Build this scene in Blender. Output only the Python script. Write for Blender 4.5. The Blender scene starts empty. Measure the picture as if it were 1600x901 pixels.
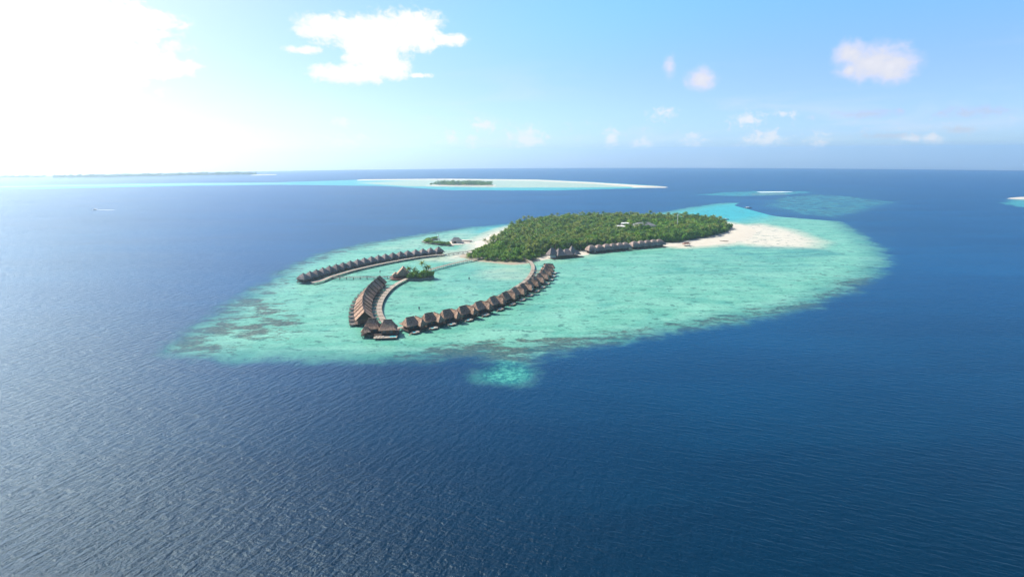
import bpy, math, random
import numpy as np
from mathutils import Vector

random.seed(7)
rng = np.random.default_rng(11)
S = bpy.context.scene
COL = S.collection
R_ = math.radians

# ------------------------------------------------------------------ camera and ground geometry
F, H, RC = 889.0, 110.0, 285000.0          # focal length in photo pixels, flying height, radius of the sea's curve
PITCH, ROLL = R_(13.5), R_(-0.36)
SUN_AZ, SUN_EL = R_(-59), R_(43)


def ray(px, py):
    x, y = (px - 800) / F, (450.5 - py) / F
    c, s = math.cos(ROLL), math.sin(ROLL)
    x, y = c * x - s * y, s * x + c * y
    d = Vector((x, math.cos(PITCH) + y * math.sin(PITCH), -math.sin(PITCH) + y * math.cos(PITCH)))
    return d.normalized()


def at(px, py, z=0.0):
    """the point at height z over the curved sea that is surveyed at this photo pixel"""
    d = ray(px, py)
    a = (d.x * d.x + d.y * d.y) / (2 * RC)
    b, c = d.z, H - z
    D = max(b * b - 4 * a * c, 0.0)
    t = (-b - math.sqrt(D)) / (2 * a)
    return (t * d.x, t * d.y)


def zc(x, y):
    return -(x * x + y * y) / (2 * RC)


def L(p, z=0.0):
    return Vector((p[0], p[1], zc(p[0], p[1]) + z))


cam_d = bpy.data.cameras.new('camera')
cam = bpy.data.objects.new('camera', cam_d)
COL.objects.link(cam)
cam_d.sensor_width = 36.0
cam_d.lens = F / 1600 * 36.0
cam_d.clip_start, cam_d.clip_end = 1.0, 60000.0
cam.location = (0, 0, H)
from mathutils import Matrix
cam.rotation_euler = (Matrix.Rotation(math.pi / 2 - PITCH, 4, 'X') @ Matrix.Rotation(ROLL, 4, 'Z')).to_euler()
S.camera = cam

# ------------------------------------------------------------------ helpers


def tag(o, label=None, cat=None, group=None, kind=None):
    if label: o['label'] = label
    if cat: o['category'] = cat
    if group: o['group'] = group
    if kind: o['kind'] = kind
    return o


def empty(name, loc, rz=0.0):
    o = bpy.data.objects.new(name, None)
    o.empty_display_size = 0.5
    COL.objects.link(o)
    o.location = loc
    o.rotation_euler = (0, 0, rz)
    return o


class MB:
    """collects boxes, bars, prisms and sheets and links them as one mesh object"""

    def __init__(self):
        self.v, self.f = [], []

    def add(self, vs, fs):
        n = len(self.v)
        self.v += [tuple(p) for p in vs]
        self.f += [tuple(n + i for i in f) for f in fs]
        return self

    def box(self, cx, cy, z0, sx, sy, sz, rz=0.0):
        c, s = math.cos(rz), math.sin(rz)
        vs = []
        for z in (z0, z0 + sz):
            for dx, dy in ((-1, -1), (1, -1), (1, 1), (-1, 1)):
                x, y = dx * sx / 2, dy * sy / 2
                vs.append((cx + c * x - s * y, cy + s * x + c * y, z))
        return self.add(vs, [(3, 2, 1, 0), (4, 5, 6, 7), (0, 1, 5, 4), (1, 2, 6, 5), (2, 3, 7, 6), (3, 0, 4, 7)])

    def bar(self, a, b, r, n=6, r2=None):
        a, b = Vector(a), Vector(b)
        r2 = r if r2 is None else r2
        d = (b - a).normalized()
        u = d.orthogonal().normalized()
        w = d.cross(u)
        vs = []
        for p, q in ((a, r), (b, r2)):
            for i in range(n):
                t = 2 * math.pi * i / n
                vs.append(p + u * (q * math.cos(t)) + w * (q * math.sin(t)))
        fs = [(i, (i + 1) % n, n + (i + 1) % n, n + i) for i in range(n)]
        fs += [tuple(range(n - 1, -1, -1)), tuple(range(n, 2 * n))]
        return self.add(vs, fs)

    def prism(self, pts, z0, z1):
        n = len(pts)
        vs = [(x, y, z0) for x, y in pts] + [(x, y, z1) for x, y in pts]
        fs = [(i, (i + 1) % n, n + (i + 1) % n, n + i) for i in range(n)]
        fs += [tuple(range(n - 1, -1, -1)), tuple(range(n, 2 * n))]
        return self.add(vs, fs)

    def build(self, name, m, parent=None, smooth=False):
        me = bpy.data.meshes.new(name)
        me.from_pydata(self.v, [], self.f)
        me.update()
        me.materials.append(m)
        if smooth:
            me.polygons.foreach_set('use_smooth', [True] * len(me.polygons))
        o = bpy.data.objects.new(name, me)
        COL.objects.link(o)
        o.parent = parent
        return o


KIDS = {}


def kids(o):
    return [c for c in bpy.data.objects if c.parent == o]


def snapshot(o):
    """the tree under a thing, read once so that copies are quick"""
    return [(c, snapshot(c)) for c in kids(o)]


def dup(root, tree, loc, rz, scale=None):
    r = root.copy()
    COL.objects.link(r)
    r.location = loc
    r.rotation_euler = (0, 0, rz)
    if scale is not None:
        r.scale = scale

    def rec(tr, p):
        for c, sub in tr:
            k = c.copy()
            COL.objects.link(k)
            k.parent = p
            rec(sub, k)
    rec(tree, r)
    return r


def spline(pts, step):
    """Catmull-Rom through pts, resampled every step metres"""
    P = [np.array(p, float) for p in pts]
    P = [2 * P[0] - P[1]] + P + [2 * P[-1] - P[-2]]
    out = []
    for i in range(1, len(P) - 2):
        for t in np.linspace(0, 1, 24, endpoint=False):
            a, b, c, d = P[i - 1:i + 3]
            out.append(0.5 * (2 * b + (c - a) * t + (2 * a - 5 * b + 4 * c - d) * t * t + (3 * b - a - 3 * c + d) * t ** 3))
    out.append(P[-2])
    out = np.array(out)
    s = np.concatenate([[0], np.cumsum(np.linalg.norm(np.diff(out, axis=0), axis=1))])
    n = max(2, int(round(s[-1] / step)) + 1)
    q = np.linspace(0, s[-1], n)
    return np.stack([np.interp(q, s, out[:, 0]), np.interp(q, s, out[:, 1])], 1)


def sdf(poly, X, Y):
    """signed distance to a polygon, positive inside"""
    P = np.array(poly, float)
    d = np.full(X.shape, 1e18)
    ins = np.zeros(X.shape, bool)
    for (ax, ay), (bx, by) in zip(P, np.roll(P, -1, 0)):
        ex, ey = bx - ax, by - ay
        wx, wy = X - ax, Y - ay
        t = np.clip((wx * ex + wy * ey) / (ex * ex + ey * ey + 1e-9), 0, 1)
        d = np.minimum(d, (wx - ex * t) ** 2 + (wy - ey * t) ** 2)
        c = ((ay > Y) != (by > Y))
        with np.errstate(divide='ignore', invalid='ignore'):
            ins ^= c & (X < (bx - ax) * (Y - ay) / (by - ay + 1e-12) + ax)
    d = np.sqrt(d)
    return np.where(ins, d, -d)


def sst(a, b, x):
    t = np.clip((x - a) / (b - a), 0, 1)
    return t * t * (3 - 2 * t)


def PX(pts, z=0.0):
    return [at(x, y, z) for x, y in pts]


# ------------------------------------------------------------------ node helpers


class NT:
    def __init__(self, tree):
        self.t = tree
        self.N, self.K = tree.nodes, tree.links

    def n(self, typ, **kw):
        nd = self.N.new(typ)
        for k, v in kw.items():
            setattr(nd, k, v)
        return nd

    def put(self, sock, v):
        if isinstance(v, bpy.types.NodeSocket):
            self.K.new(v, sock)
        elif v is not None:
            if isinstance(v, (tuple, list)) and len(v) == 3 and sock.type == 'RGBA':
                v = (*v, 1.0)
            sock.default_value = v

    def m(self, op, a, b=None, c=None, clamp=False):
        nd = self.n('ShaderNodeMath', operation=op, use_clamp=clamp)
        for i, v in enumerate((a, b, c)):
            self.put(nd.inputs[i], v)
        return nd.outputs[0]

    def vm(self, op, a, b=None):
        nd = self.n('ShaderNodeVectorMath', operation=op)
        self.put(nd.inputs[0], a)
        if b is not None: self.put(nd.inputs[1], b)
        return nd.outputs[0]

    def mix(self, f, a, b, mode='MIX'):
        nd = self.n('ShaderNodeMix', data_type='RGBA', blend_type=mode)
        self.put(nd.inputs[0], f)
        self.put(nd.inputs[6], a)
        self.put(nd.inputs[7], b)
        return nd.outputs[2]

    def ss(self, x, a, b):
        nd = self.n('ShaderNodeMapRange', interpolation_type='SMOOTHSTEP')
        self.put(nd.inputs[0], x)
        nd.inputs[1].default_value, nd.inputs[2].default_value = a, b
        return nd.outputs[0]

    def noise(self, vec, scale, detail=3.0, rough=0.55, dist=0.0, dim='3D', w=None):
        nd = self.n('ShaderNodeTexNoise', noise_dimensions=dim)
        self.put(nd.inputs['Vector'], vec)
        nd.inputs['Scale'].default_value = scale
        nd.inputs['Detail'].default_value = detail
        nd.inputs['Roughness'].default_value = rough
        nd.inputs['Distortion'].default_value = dist
        return nd.outputs[0]

    def attr(self, name):
        return self.n('ShaderNodeAttribute', attribute_name=name).outputs['Fac']

    def mapping(self, vec, loc=(0, 0, 0), rot=(0, 0, 0), scale=(1, 1, 1)):
        nd = self.n('ShaderNodeMapping')
        self.put(nd.inputs[0], vec)
        nd.inputs[1].default_value, nd.inputs[2].default_value, nd.inputs[3].default_value = loc, rot, scale
        return nd.outputs[0]


def new_mat(name):
    m = bpy.data.materials.new(name)
    m.use_nodes = True
    nt = NT(m.node_tree)
    return m, nt, m.node_tree.nodes['Principled BSDF']


def simple(name, c1, c2, scale=0.6, rough=0.8, stripes=None, spec=0.3, bump=0.0):
    """a weathered two-tone material; stripes=(axis scale vector) stretches the grain"""
    m, t, b = new_mat(name)
    co = t.n('ShaderNodeTexCoord').outputs['Object']
    v = t.mapping(co, scale=stripes or (1, 1, 1))
    n = t.noise(v, scale, 4, 0.65)
    n2 = t.noise(co, 0.25, 2)
    r = t.n('ShaderNodeObjectInfo').outputs['Random']
    f = t.m('ADD', t.ss(n, 0.3, 0.7), t.m('MULTIPLY', t.m('SUBTRACT', n2, 0.5), 0.8))
    f = t.m('ADD', f, t.m('MULTIPLY', t.m('SUBTRACT', r, 0.5), 0.6), clamp=True)
    t.put(b.inputs['Base Color'], t.mix(f, c1, c2))
    b.inputs['Roughness'].default_value = rough
    b.inputs['Specular IOR Level'].default_value = spec
    if bump:
        bp = t.n('ShaderNodeBump')
        bp.inputs['Strength'].default_value = 0.8
        bp.inputs['Distance'].default_value = bump
        t.put(bp.inputs['Height'], n)
        t.put(b.inputs['Normal'], bp.outputs[0])
    return m


M = {}
M['thatch'] = simple('weathered_thatch', (0.098, 0.062, 0.041), (0.26, 0.178, 0.124), 1.2, 0.95, (1, 1, 0.35), 0.05, 0.12)
M['thatch_grey'] = simple('grey_thatch', (0.075, 0.062, 0.056), (0.17, 0.143, 0.13), 1.2, 0.95, (1, 1, 0.35), 0.05, 0.12)
M['thatch_pale'] = simple('pale_thatch', (0.125, 0.092, 0.075), (0.225, 0.175, 0.145), 1.0, 0.95, (1, 1, 0.35), 0.05, 0.12)
M['ridge'] = simple('ridge_cap', (0.06, 0.042, 0.03), (0.12, 0.09, 0.068), 2.0, 0.9, None, 0.1)
M['wood'] = simple('dark_timber', (0.03, 0.018, 0.013), (0.075, 0.046, 0.032), 1.5, 0.75, (1, 1, 4), 0.2)
M['redwood'] = simple('red_timber', (0.085, 0.032, 0.018), (0.17, 0.072, 0.042), 1.5, 0.7, (3, 1, 1), 0.25)
M['deck'] = simple('grey_decking', (0.15, 0.125, 0.092), (0.26, 0.225, 0.175), 1.2, 0.85, (4, 1, 1), 0.2)
M['darkdeck'] = simple('dark_decking', (0.045, 0.04, 0.036), (0.10, 0.085, 0.07), 1.2, 0.85, (4, 1, 1), 0.2)
M['pile'] = simple('wet_pile', (0.07, 0.06, 0.05), (0.17, 0.15, 0.125), 0.8, 0.8, None, 0.3)
M['cream'] = simple('cream_wall', (0.5, 0.42, 0.33), (0.66, 0.58, 0.48), 0.5, 0.85, None, 0.2)
M['white'] = simple('white_paint', (0.5, 0.49, 0.45), (0.64, 0.63, 0.58), 0.5, 0.6, None, 0.4)
M['greyroof'] = simple('grey_roof', (0.075, 0.08, 0.078), (0.13, 0.135, 0.13), 0.4, 0.8, (5, 1, 1), 0.2)
M['stone'] = simple('sea_wall_stone', (0.10, 0.10, 0.085), (0.24, 0.225, 0.19), 0.9, 0.9, None, 0.2, 0.3)
M['soil'] = simple('soil', (0.07, 0.06, 0.035), (0.13, 0.11, 0.06), 0.4, 0.95, None, 0.05)
M['fabric'] = simple('canvas', (0.34, 0.31, 0.26), (0.46, 0.43, 0.37), 0.8, 0.9, None, 0.1)
M['hull'] = simple('dark_hull', (0.03, 0.04, 0.055), (0.07, 0.08, 0.10), 0.8, 0.4, None, 0.5)
M['foam'] = simple('foam', (0.3, 0.33, 0.34), (0.45, 0.47, 0.47), 0.5, 0.9, None, 0.1)


def glassy(name, col, rough=0.08):
    m, t, b = new_mat(name)
    co = t.n('ShaderNodeTexCoord').outputs['Object']
    t.put(b.inputs['Base Color'], t.mix(t.noise(co, 1.5, 2), tuple(c * 0.7 for c in col), col))
    b.inputs['Roughness'].default_value = rough
    return m


M['glass'] = glassy('window_glass', (0.04, 0.055, 0.07))
M['pool'] = glassy('pool_water', (0.06, 0.42, 0.46), 0.1)


def foliage(name, dark, light, warm, from_attr=False):
    m, t, b = new_mat(name)
    if from_attr:
        r = t.attr('tint')
    else:
        r = t.n('ShaderNodeObjectInfo').outputs['Random']
    g = t.n('ShaderNodeNewGeometry')
    n = t.noise(g.outputs['Position'], 0.9, 3, 0.6)
    n2 = t.noise(g.outputs['Position'], 0.035, 2, 0.5)
    f = t.m('ADD', t.m('MULTIPLY', r, 0.6), t.m('MULTIPLY', t.m('SUBTRACT', n, 0.35), 1.1), clamp=True)
    c = t.mix(f, dark, light)
    w = t.m('MULTIPLY', t.ss(t.m('ADD', t.m('MULTIPLY', t.m('FRACT', t.m('MULTIPLY', r, 7.31)), 0.5), n2), 0.62, 0.95), 0.75)
    c = t.mix(w, c, warm)
    tr = t.n('ShaderNodeBsdfTranslucent')
    t.put(tr.inputs[0], t.mix(0.4, c, (0.16, 0.22, 0.03)))
    t.put(b.inputs['Base Color'], c)
    b.inputs['Roughness'].default_value = 0.6
    b.inputs['Specular IOR Level'].default_value = 0.10
    mx = t.n('ShaderNodeMixShader')
    mx.inputs[0].default_value = 0.25
    t.K.new(b.outputs[0], mx.inputs[1])
    t.K.new(tr.outputs[0], mx.inputs[2])
    t.K.new(mx.outputs[0], t.N['Material Output'].inputs[0])
    return m


PALM = ((0.010, 0.040, 0.004), (0.095, 0.205, 0.016), (0.16, 0.18, 0.026))
LEAF = ((0.011, 0.054, 0.004), (0.088, 0.235, 0.012), (0.14, 0.23, 0.016))
M['palm'] = foliage('palm_fronds', *PALM)
M['palm_all'] = foliage('palm_fronds_mass', *PALM, from_attr=True)
M['leaf'] = foliage('broad_leaves', *LEAF)
M['leaf_all'] = foliage('broad_leaves_mass', *LEAF, from_attr=True)
M['bark'] = simple('palm_bark', (0.13, 0.10, 0.075), (0.26, 0.22, 0.17), 1.0, 0.9, (1, 1, 3), 0.1)

# ------------------------------------------------------------------ water material


def water(name, wave, lagoon):
    m, t, b = new_mat(name)
    P = t.n('ShaderNodeNewGeometry').outputs['Position']
    nbig = t.noise(P, 0.004, 3, 0.5)
    pxyz = t.n('ShaderNodeSeparateXYZ')
    t.put(pxyz.inputs[0], P)
    y_ramp = t.ss(t.m('ADD', pxyz.outputs[1], t.m('MULTIPLY', t.m('SUBTRACT', nbig, 0.5), 160.0)), 40.0, 480.0)
    # base colour of the open water grows lighter and bluer along y
    deepc = t.mix(y_ramp, (0.0001, 0.0125, 0.027), (0.0002, 0.042, 0.110))
    lane = t.ss(t.noise(t.mapping(P, rot=(0, 0, R_(30)), scale=(0.25, 1, 1)), 0.012, 4, 0.6, 0.4), 0.38, 0.66)
    deepc = t.mix(1.0, deepc, t.mix(lane, (0.80, 0.83, 0.86), (1.12, 1.08, 1.06)), 'MULTIPLY')
    rough = 0.27
    if lagoon:
        reef, coral, sand, cyan, dark_patch, mound = (t.attr(a) for a in ('reef', 'coral', 'sand', 'cyan', 'dark_patch', 'mound'))
        nE = t.noise(P, 0.035, 5, 0.62)
        nM = t.noise(P, 0.11, 5, 0.66, 0.6)
        nF = t.noise(P, 0.5, 3, 0.6)
        nS = t.noise(t.mapping(P, rot=(0, 0, 0.5), scale=(0.35, 1.0, 1.0)), 0.06, 4, 0.6, 0.8)
        # shallow lagoon over sand
        turq = t.mix(t.ss(nS, 0.3, 0.72), (0.072, 0.235, 0.165), (0.132, 0.305, 0.222))
        turq = t.mix(t.m('MULTIPLY', t.ss(nE, 0.50, 0.72), 0.55), turq, (0.038, 0.185, 0.15))
        turq = t.mix(t.m('MULTIPLY', cyan, 1.0), turq, t.mix(nS, (0.012, 0.20, 0.225), (0.045, 0.29, 0.29)))
        pale = t.mix(nM, (0.185, 0.30, 0.215), (0.27, 0.33, 0.235))
        s2 = t.m('ADD', sand, t.m('MULTIPLY', t.m('SUBTRACT', nS, 0.5), t.m('MULTIPLY', t.ss(sand, 0.0, 0.35), 0.5)))
        c = t.mix(t.ss(s2, 0.05, 0.5), turq, pale)
        c = t.mix(t.ss(s2, 0.40, 1.10), c, t.mix(nM, (0.38, 0.345, 0.25), (0.48, 0.44, 0.335)))
        # soft darker blue-green patches, broken up by stretched noise
        gm = t.m('MULTIPLY', dark_patch, t.ss(t.noise(t.mapping(P, rot=(0, 0, 0.15), scale=(0.3, 1, 1)), 0.07, 4, 0.6, 0.5), 0.36, 0.62))
        c = t.mix(t.m('MULTIPLY', gm, 0.75), c, (0.022, 0.13, 0.125))
        # coral patches: big areas and small heads
        nP = t.noise(t.mapping(P, rot=(0, 0, 0.18), scale=(0.5, 1.0, 1.0)), 0.10, 7, 0.72, 0.4)
        cth = t.m('ADD', t.m('MULTIPLY', nP, 0.75), t.m('MULTIPLY', nE, 0.25))
        cth = t.m('ADD', t.m('MULTIPLY', t.m('SUBTRACT', cth, 0.5), 1.9), 0.5)
        cm = t.ss(t.m('ADD', cth, t.m('MULTIPLY', t.m('SUBTRACT', coral, 0.5), 0.9)), 0.50, 0.66)
        coralc = t.mix(t.ss(nF, 0.3, 0.7), (0.016, 0.034, 0.028), (0.078, 0.084, 0.060))
        coralc = t.mix(t.ss(nM, 0.55, 0.75), coralc, (0.045, 0.115, 0.095))
        c = t.mix(t.m('MULTIPLY', cm, 0.9), c, coralc)
        heads = t.ss(t.noise(t.mapping(P, rot=(0, 0, 0.2), scale=(0.6, 1, 1)), 0.17, 4, 0.72, 0.3), 0.56, 0.63)
        c = t.mix(t.m('MULTIPLY', heads, 0.72), c, (0.018, 0.07, 0.062))
        mott = t.mix(t.ss(t.noise(P, 0.33, 4, 0.7), 0.42, 0.6), (0.015, 0.13, 0.115), (0.085, 0.36, 0.25))
        c = t.mix(mound, c, mott)
        f8 = t.m('MULTIPLY', t.m('ADD', 0.58, t.m('MULTIPLY', nF, 0.84)), t.m('ADD', 0.78, t.m('MULTIPLY', nM, 0.44)))
        c = t.mix(t.m('SUBTRACT', 1.0, t.m('MULTIPLY', t.ss(s2, 0.2, 0.7), 0.7)), c, t.mix(1.0, c, f8, 'MULTIPLY'))
        # the drop-off into deep water
        edge = t.m('ADD', reef, t.m('MULTIPLY', t.m('SUBTRACT', nE, 0.5), 34.0))
        edge = t.m('ADD', edge, t.m('MULTIPLY', t.m('SUBTRACT', nM, 0.5), 12.0))
        k = t.ss(edge, -11.0, 9.0)
        k2 = t.ss(edge, -2.0, 34.0)
        slope = t.mix(0.5, (0.004, 0.065, 0.095), c)
        c = t.mix(k2, slope, c)
        col = t.mix(k, deepc, c)
        wave_k = t.m('SUBTRACT', 1.0, t.m('MULTIPLY', k, 0.72))
    else:
        col = deepc
        wave_k = 1.0
    col = t.mix(1.0, col, (0.80, 0.80, 0.80), 'MULTIPLY')
    # wind waves: two crossing trains and small ripples, heights in metres
    xy = t.n('ShaderNodeSeparateXYZ')
    t.put(xy.inputs[0], P)
    side = t.ss(t.m('ADD', xy.outputs[0], t.m('MULTIPLY', t.m('SUBTRACT', t.noise(P, 0.012, 2), 0.5), 160.0)), -130.0, 90.0)
    vA = t.mapping(t.mapping(P, rot=(0, 0, R_(24))), scale=(0.26, 1.0, 1.0))
    vB = t.mapping(t.mapping(P, rot=(0, 0, R_(-62))), scale=(0.36, 1.0, 1.0))
    wA = t.noise(vA, 0.56, 3, 0.5, 0.35)
    wB = t.noise(vB, 0.43, 3, 0.5, 0.35)
    wR = t.noise(P, 1.05, 4, 0.62, 0.3)
    h = t.m('ADD', t.m('MULTIPLY', wA, t.m('ADD', 0.35, t.m('MULTIPLY', side, 0.45))),
            t.m('MULTIPLY', wB, t.m('SUBTRACT', 1.15, t.m('MULTIPLY', side, 0.95))))
    h = t.m('ADD', h, t.m('MULTIPLY', wR, t.m('SUBTRACT', 0.55, t.m('MULTIPLY', side, 0.25))))
    gust = t.m('ADD', 0.45, t.m('MULTIPLY', t.noise(t.mapping(P, rot=(0, 0, 0.5), scale=(0.5, 1, 1)), 0.009, 4, 0.6), 1.1))
    h = t.m('MULTIPLY', t.m('MULTIPLY', h, wave_k), t.m('MULTIPLY', gust, wave * 0.72))
    bp = t.n('ShaderNodeBump')
    bp.inputs['Strength'].default_value = 1.0
    bp.inputs['Distance'].default_value = 1.0
    t.put(bp.inputs['Height'], h)
    # light from within the water below a rough reflecting surface
    df = t.n('ShaderNodeBsdfDiffuse')
    t.put(df.inputs['Color'], col)
    t.put(df.inputs['Normal'], bp.outputs[0])
    gl = t.n('ShaderNodeBsdfGlossy')
    gl.inputs['Color'].default_value = (0.72, 0.88, 0.90, 1.0)
    gl.inputs['Roughness'].default_value = rough
    t.put(gl.inputs['Normal'], bp.outputs[0])
    fr = t.n('ShaderNodeFresnel')
    fr.inputs['IOR'].default_value = 1.333
    t.put(fr.inputs['Normal'], bp.outputs[0])
    fk = t.m('MULTIPLY', t.m('MINIMUM', fr.outputs[0], 0.5), t.m('SUBTRACT', 0.44, t.m('MULTIPLY', k, 0.13)) if lagoon else 0.44)
    mx = t.n('ShaderNodeMixShader')
    t.put(mx.inputs[0], fk)
    t.K.new(df.outputs[0], mx.inputs[1])
    t.K.new(gl.outputs[0], mx.inputs[2])
    t.K.new(mx.outputs[0], t.N['Material Output'].inputs[0])
    t.N.remove(b)
    return m


M['sea'] = water('sea_water', 1.0, False)
M['lagoon'] = water('lagoon_water', 1.0, True)


def grid_mesh(name, X, Y, Z, mat, attrs, keep=None):
    ny, nx = X.shape
    idx = np.arange(nx * ny).reshape(ny, nx)
    q = np.stack([idx[:-1, :-1], idx[:-1, 1:], idx[1:, 1:], idx[1:, :-1]], -1).reshape(-1, 4)
    co = np.stack([X, Y, Z], -1).reshape(-1, 3)
    if keep is not None:
        kf = keep.reshape(-1)[q].any(1)
        q = q[kf]
        used = np.unique(q)
        rm = np.full(nx * ny, -1)
        rm[used] = np.arange(len(used))
        q, co = rm[q], co[used]
        attrs = {k: v.reshape(-1)[used] for k, v in attrs.items()}
    return raw_mesh(name, co, q, mat, attrs, True)


def raw_mesh(name, co, q, mat, attrs=None, smooth=False):
    me = bpy.data.meshes.new(name)
    me.vertices.add(len(co))
    me.vertices.foreach_set('co', np.asarray(co, np.float32).ravel())
    k = q.shape[1]
    me.loops.add(q.size)
    me.loops.foreach_set('vertex_index', q.astype(np.int32).ravel())
    me.polygons.add(len(q))
    me.polygons.foreach_set('loop_start', np.arange(0, q.size, k, dtype=np.int32))
    me.polygons.foreach_set('loop_total', np.full(len(q), k, np.int32))
    me.polygons.foreach_set('use_smooth', np.full(len(q), smooth))
    for a, v in (attrs or {}).items():
        at_ = me.attributes.new(a, 'FLOAT', 'POINT')
        at_.data.foreach_set('value', np.asarray(v, np.float32).ravel())
    me.update(calc_edges=True)
    me.validate()
    me.materials.append(mat)
    o = bpy.data.objects.new(name, me)
    COL.objects.link(o)
    return o


# the sea: one curved sheet out past its own horizon
rr = np.concatenate([[0.5], np.arange(25, 1000, 25), np.arange(1000, 9400, 75)])
aa = np.linspace(0, 2 * np.pi, 481)
A_, R2 = np.meshgrid(aa, rr)
Xs, Ys = R2 * np.sin(A_), R2 * np.cos(A_)
sea = grid_mesh('sea', Xs, Ys, zc(Xs, Ys), M['sea'], {})
tag(sea, 'deep blue open sea ruffled by small wind waves', 'sea', kind='structure')

# ------------------------------------------------------------------ the reef, surveyed from the photo onto the water plane
REEF = PX([(252, 549), (292, 520), (330, 494), (370, 467), (410, 443), (450, 418), (500, 396), (560, 382), (620, 372), (690, 361),
           (750, 354), (800, 350), (1000, 338), (1080, 324), (1130, 317), (1185, 317), (1245, 318), (1275, 331), (1310, 345),
           (1345, 366), (1375, 388), (1387, 408), (1372, 430), (1330, 453), (1270, 478), (1200, 495), (1120, 509), (1040, 522),
           (960, 536), (890, 548), (845, 556), (822, 568), (792, 571), (768, 564), (740, 559), (700, 557), (620, 563), (500, 564), (380, 563), (290, 557)])
TREES = PX([(727, 403), (745, 406), (770, 409), (800, 411), (828, 409), (850, 401), (862, 396), (915, 393), (935, 390), (1000, 384),
            (1035, 381), (1060, 380), (1085, 375), (1110, 371), (1134, 364), (1142, 359), (1125, 352), (1080, 346.5), (1000, 344.5),
            (920, 345), (860, 348), (818, 354), (800, 361), (790, 371), (775, 380), (760, 388), (740, 395)])
SANDY = PX([(712, 402.5), (720, 398.5), (737, 393), (748, 387), (742, 380), (765, 369), (790, 358), (815, 351), (860, 345.5), (920, 343),
            (1000, 342), (1080, 343.5), (1130, 348), (1160, 352), (1185, 360), (1178, 370), (1150, 379), (1110, 382.5), (1060, 386), (1038, 384.5),
            (1000, 385.5), (940, 392), (915, 397.5), (880, 401.5), (850, 406), (828, 410.8), (800, 413.2), (770, 411), (745, 407.2), (727, 404.4)])


def ellipse(px, py, rx, ry, n=20):
    return PX([(px + rx * math.cos(2 * math.pi * i / n), py + ry * math.sin(2 * math.pi * i / n)) for i in range(n)])


def soft(poly, w_in, w_out, X, Y):
    return sst(-w_out, w_in, sdf(poly, X, Y))


g = 2.5
X, Y = np.meshgrid(np.arange(-270, 530, g), np.arange(235, 1330, g))
reef = sdf(REEF, X, Y)
isl = sdf(SANDY, X, Y)
mound = sdf(ellipse(791, 585, 33, 15), X, Y)
# coral density
NEAR_FRINGE = PX([(560, 566), (640, 545), (700, 532), (760, 524), (830, 522), (900, 520), (990, 508), (1080, 492), (1180, 476), (1270, 455), (1330, 440),
                  (1400, 440), (1300, 500), (1100, 530), (900, 560), (760, 575)])
LEFT_FRINGE = PX([(230, 560), (330, 480), (450, 405), (600, 362), (720, 350), (730, 358), (640, 374), (560, 392), (490, 415), (440, 445), (400, 480), (370, 520), (340, 570)])
BACK_FRINGE = PX([(1100, 318), (1240, 330), (1290, 352), (1330, 372), (1350, 400), (1330, 430), (1240, 440), (1400, 450), (1420, 400), (1380, 360), (1300, 330), (1230, 312)])
coral = 0.13 + 0.0 * X
coral += 0.40 * soft(NEAR_FRINGE, 16, 14, X, Y) + 0.46 * soft(LEFT_FRINGE, 25, 25, X, Y) + 0.22 * soft(BACK_FRINGE, 25, 25, X, Y)
coral += 0.42 * soft(ellipse(400, 505, 110, 32), 30, 30, X, Y) + 0.24 * soft(ellipse(520, 455, 90, 22), 30, 30, X, Y)
coral += 0.22 * soft(ellipse(1180, 425, 170, 22), 30, 40, X, Y)
coral += 0.07 * sst(30, 5, reef) * sst(-30, 0, reef)
coral += 0.10 * soft(PX([(620, 560), (700, 538), (800, 528), (900, 528), (930, 545), (850, 562), (800, 575), (740, 566)]), 14, 14, X, Y)
coral -= 0.22 * soft(ellipse(960, 450, 140, 45), 30, 30, X, Y)
coral -= 0.10 * soft(PX([(560, 540), (620, 470), (720, 410), (830, 418), (700, 520)]), 20, 20, X, Y)
coral -= 0.5 * sst(-14, 4, isl)
# sand shallows
sand = 0.85 * sst(-34, 2, isl) * (0.35 + 0.65 * soft(PX([(690, 410), (740, 350), (1300, 330), (1330, 372), (1200, 388), (1060, 388), (1030, 384), (900, 370), (800, 360), (740, 398)]), 10, 15, X, Y))
sand = np.maximum(sand, 1.0 * soft(PX([(1100, 366), (1150, 352), (1190, 350), (1240, 360), (1285, 378), (1270, 387), (1200, 386), (1150, 381)]), 26, 30, X, Y))
sand = np.maximum(sand, 0.55 * soft(ellipse(700, 400, 60, 8), 14, 25, X, Y))
sand = np.maximum(sand, 0.26 * soft(PX([(560, 392), (640, 374), (740, 358), (760, 368), (700, 385), (620, 392)]), 30, 30, X, Y))
sand = np.maximum(sand, 0.30 * soft(ellipse(800, 428, 50, 10), 12, 25, X, Y))
cyan = soft(PX([(1040, 340), (1100, 322), (1180, 314), (1240, 318), (1225, 335), (1160, 345), (1120, 346)]), 40, 50, X, Y)
cyan = np.maximum(cyan, 0.8 * soft(PX([(730, 364), (790, 346), (860, 340), (830, 352), (780, 364)]), 30, 30, X, Y))
dark_patch = 0.9 * soft(PX([(1120, 388), (1200, 386), (1290, 390), (1320, 398), (1240, 402), (1160, 400)]), 14, 22, X, Y)
dark_patch = np.maximum(dark_patch, 0.45 * soft(ellipse(1140, 415, 110, 16), 30, 40, X, Y))
dark_patch = np.maximum(dark_patch, 0.35 * soft(ellipse(760, 436, 60, 14), 20, 30, X, Y))
mm = soft(ellipse(791, 583, 44, 19), 3, 3, X, Y)
edge = np.maximum(reef, mound)
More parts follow.
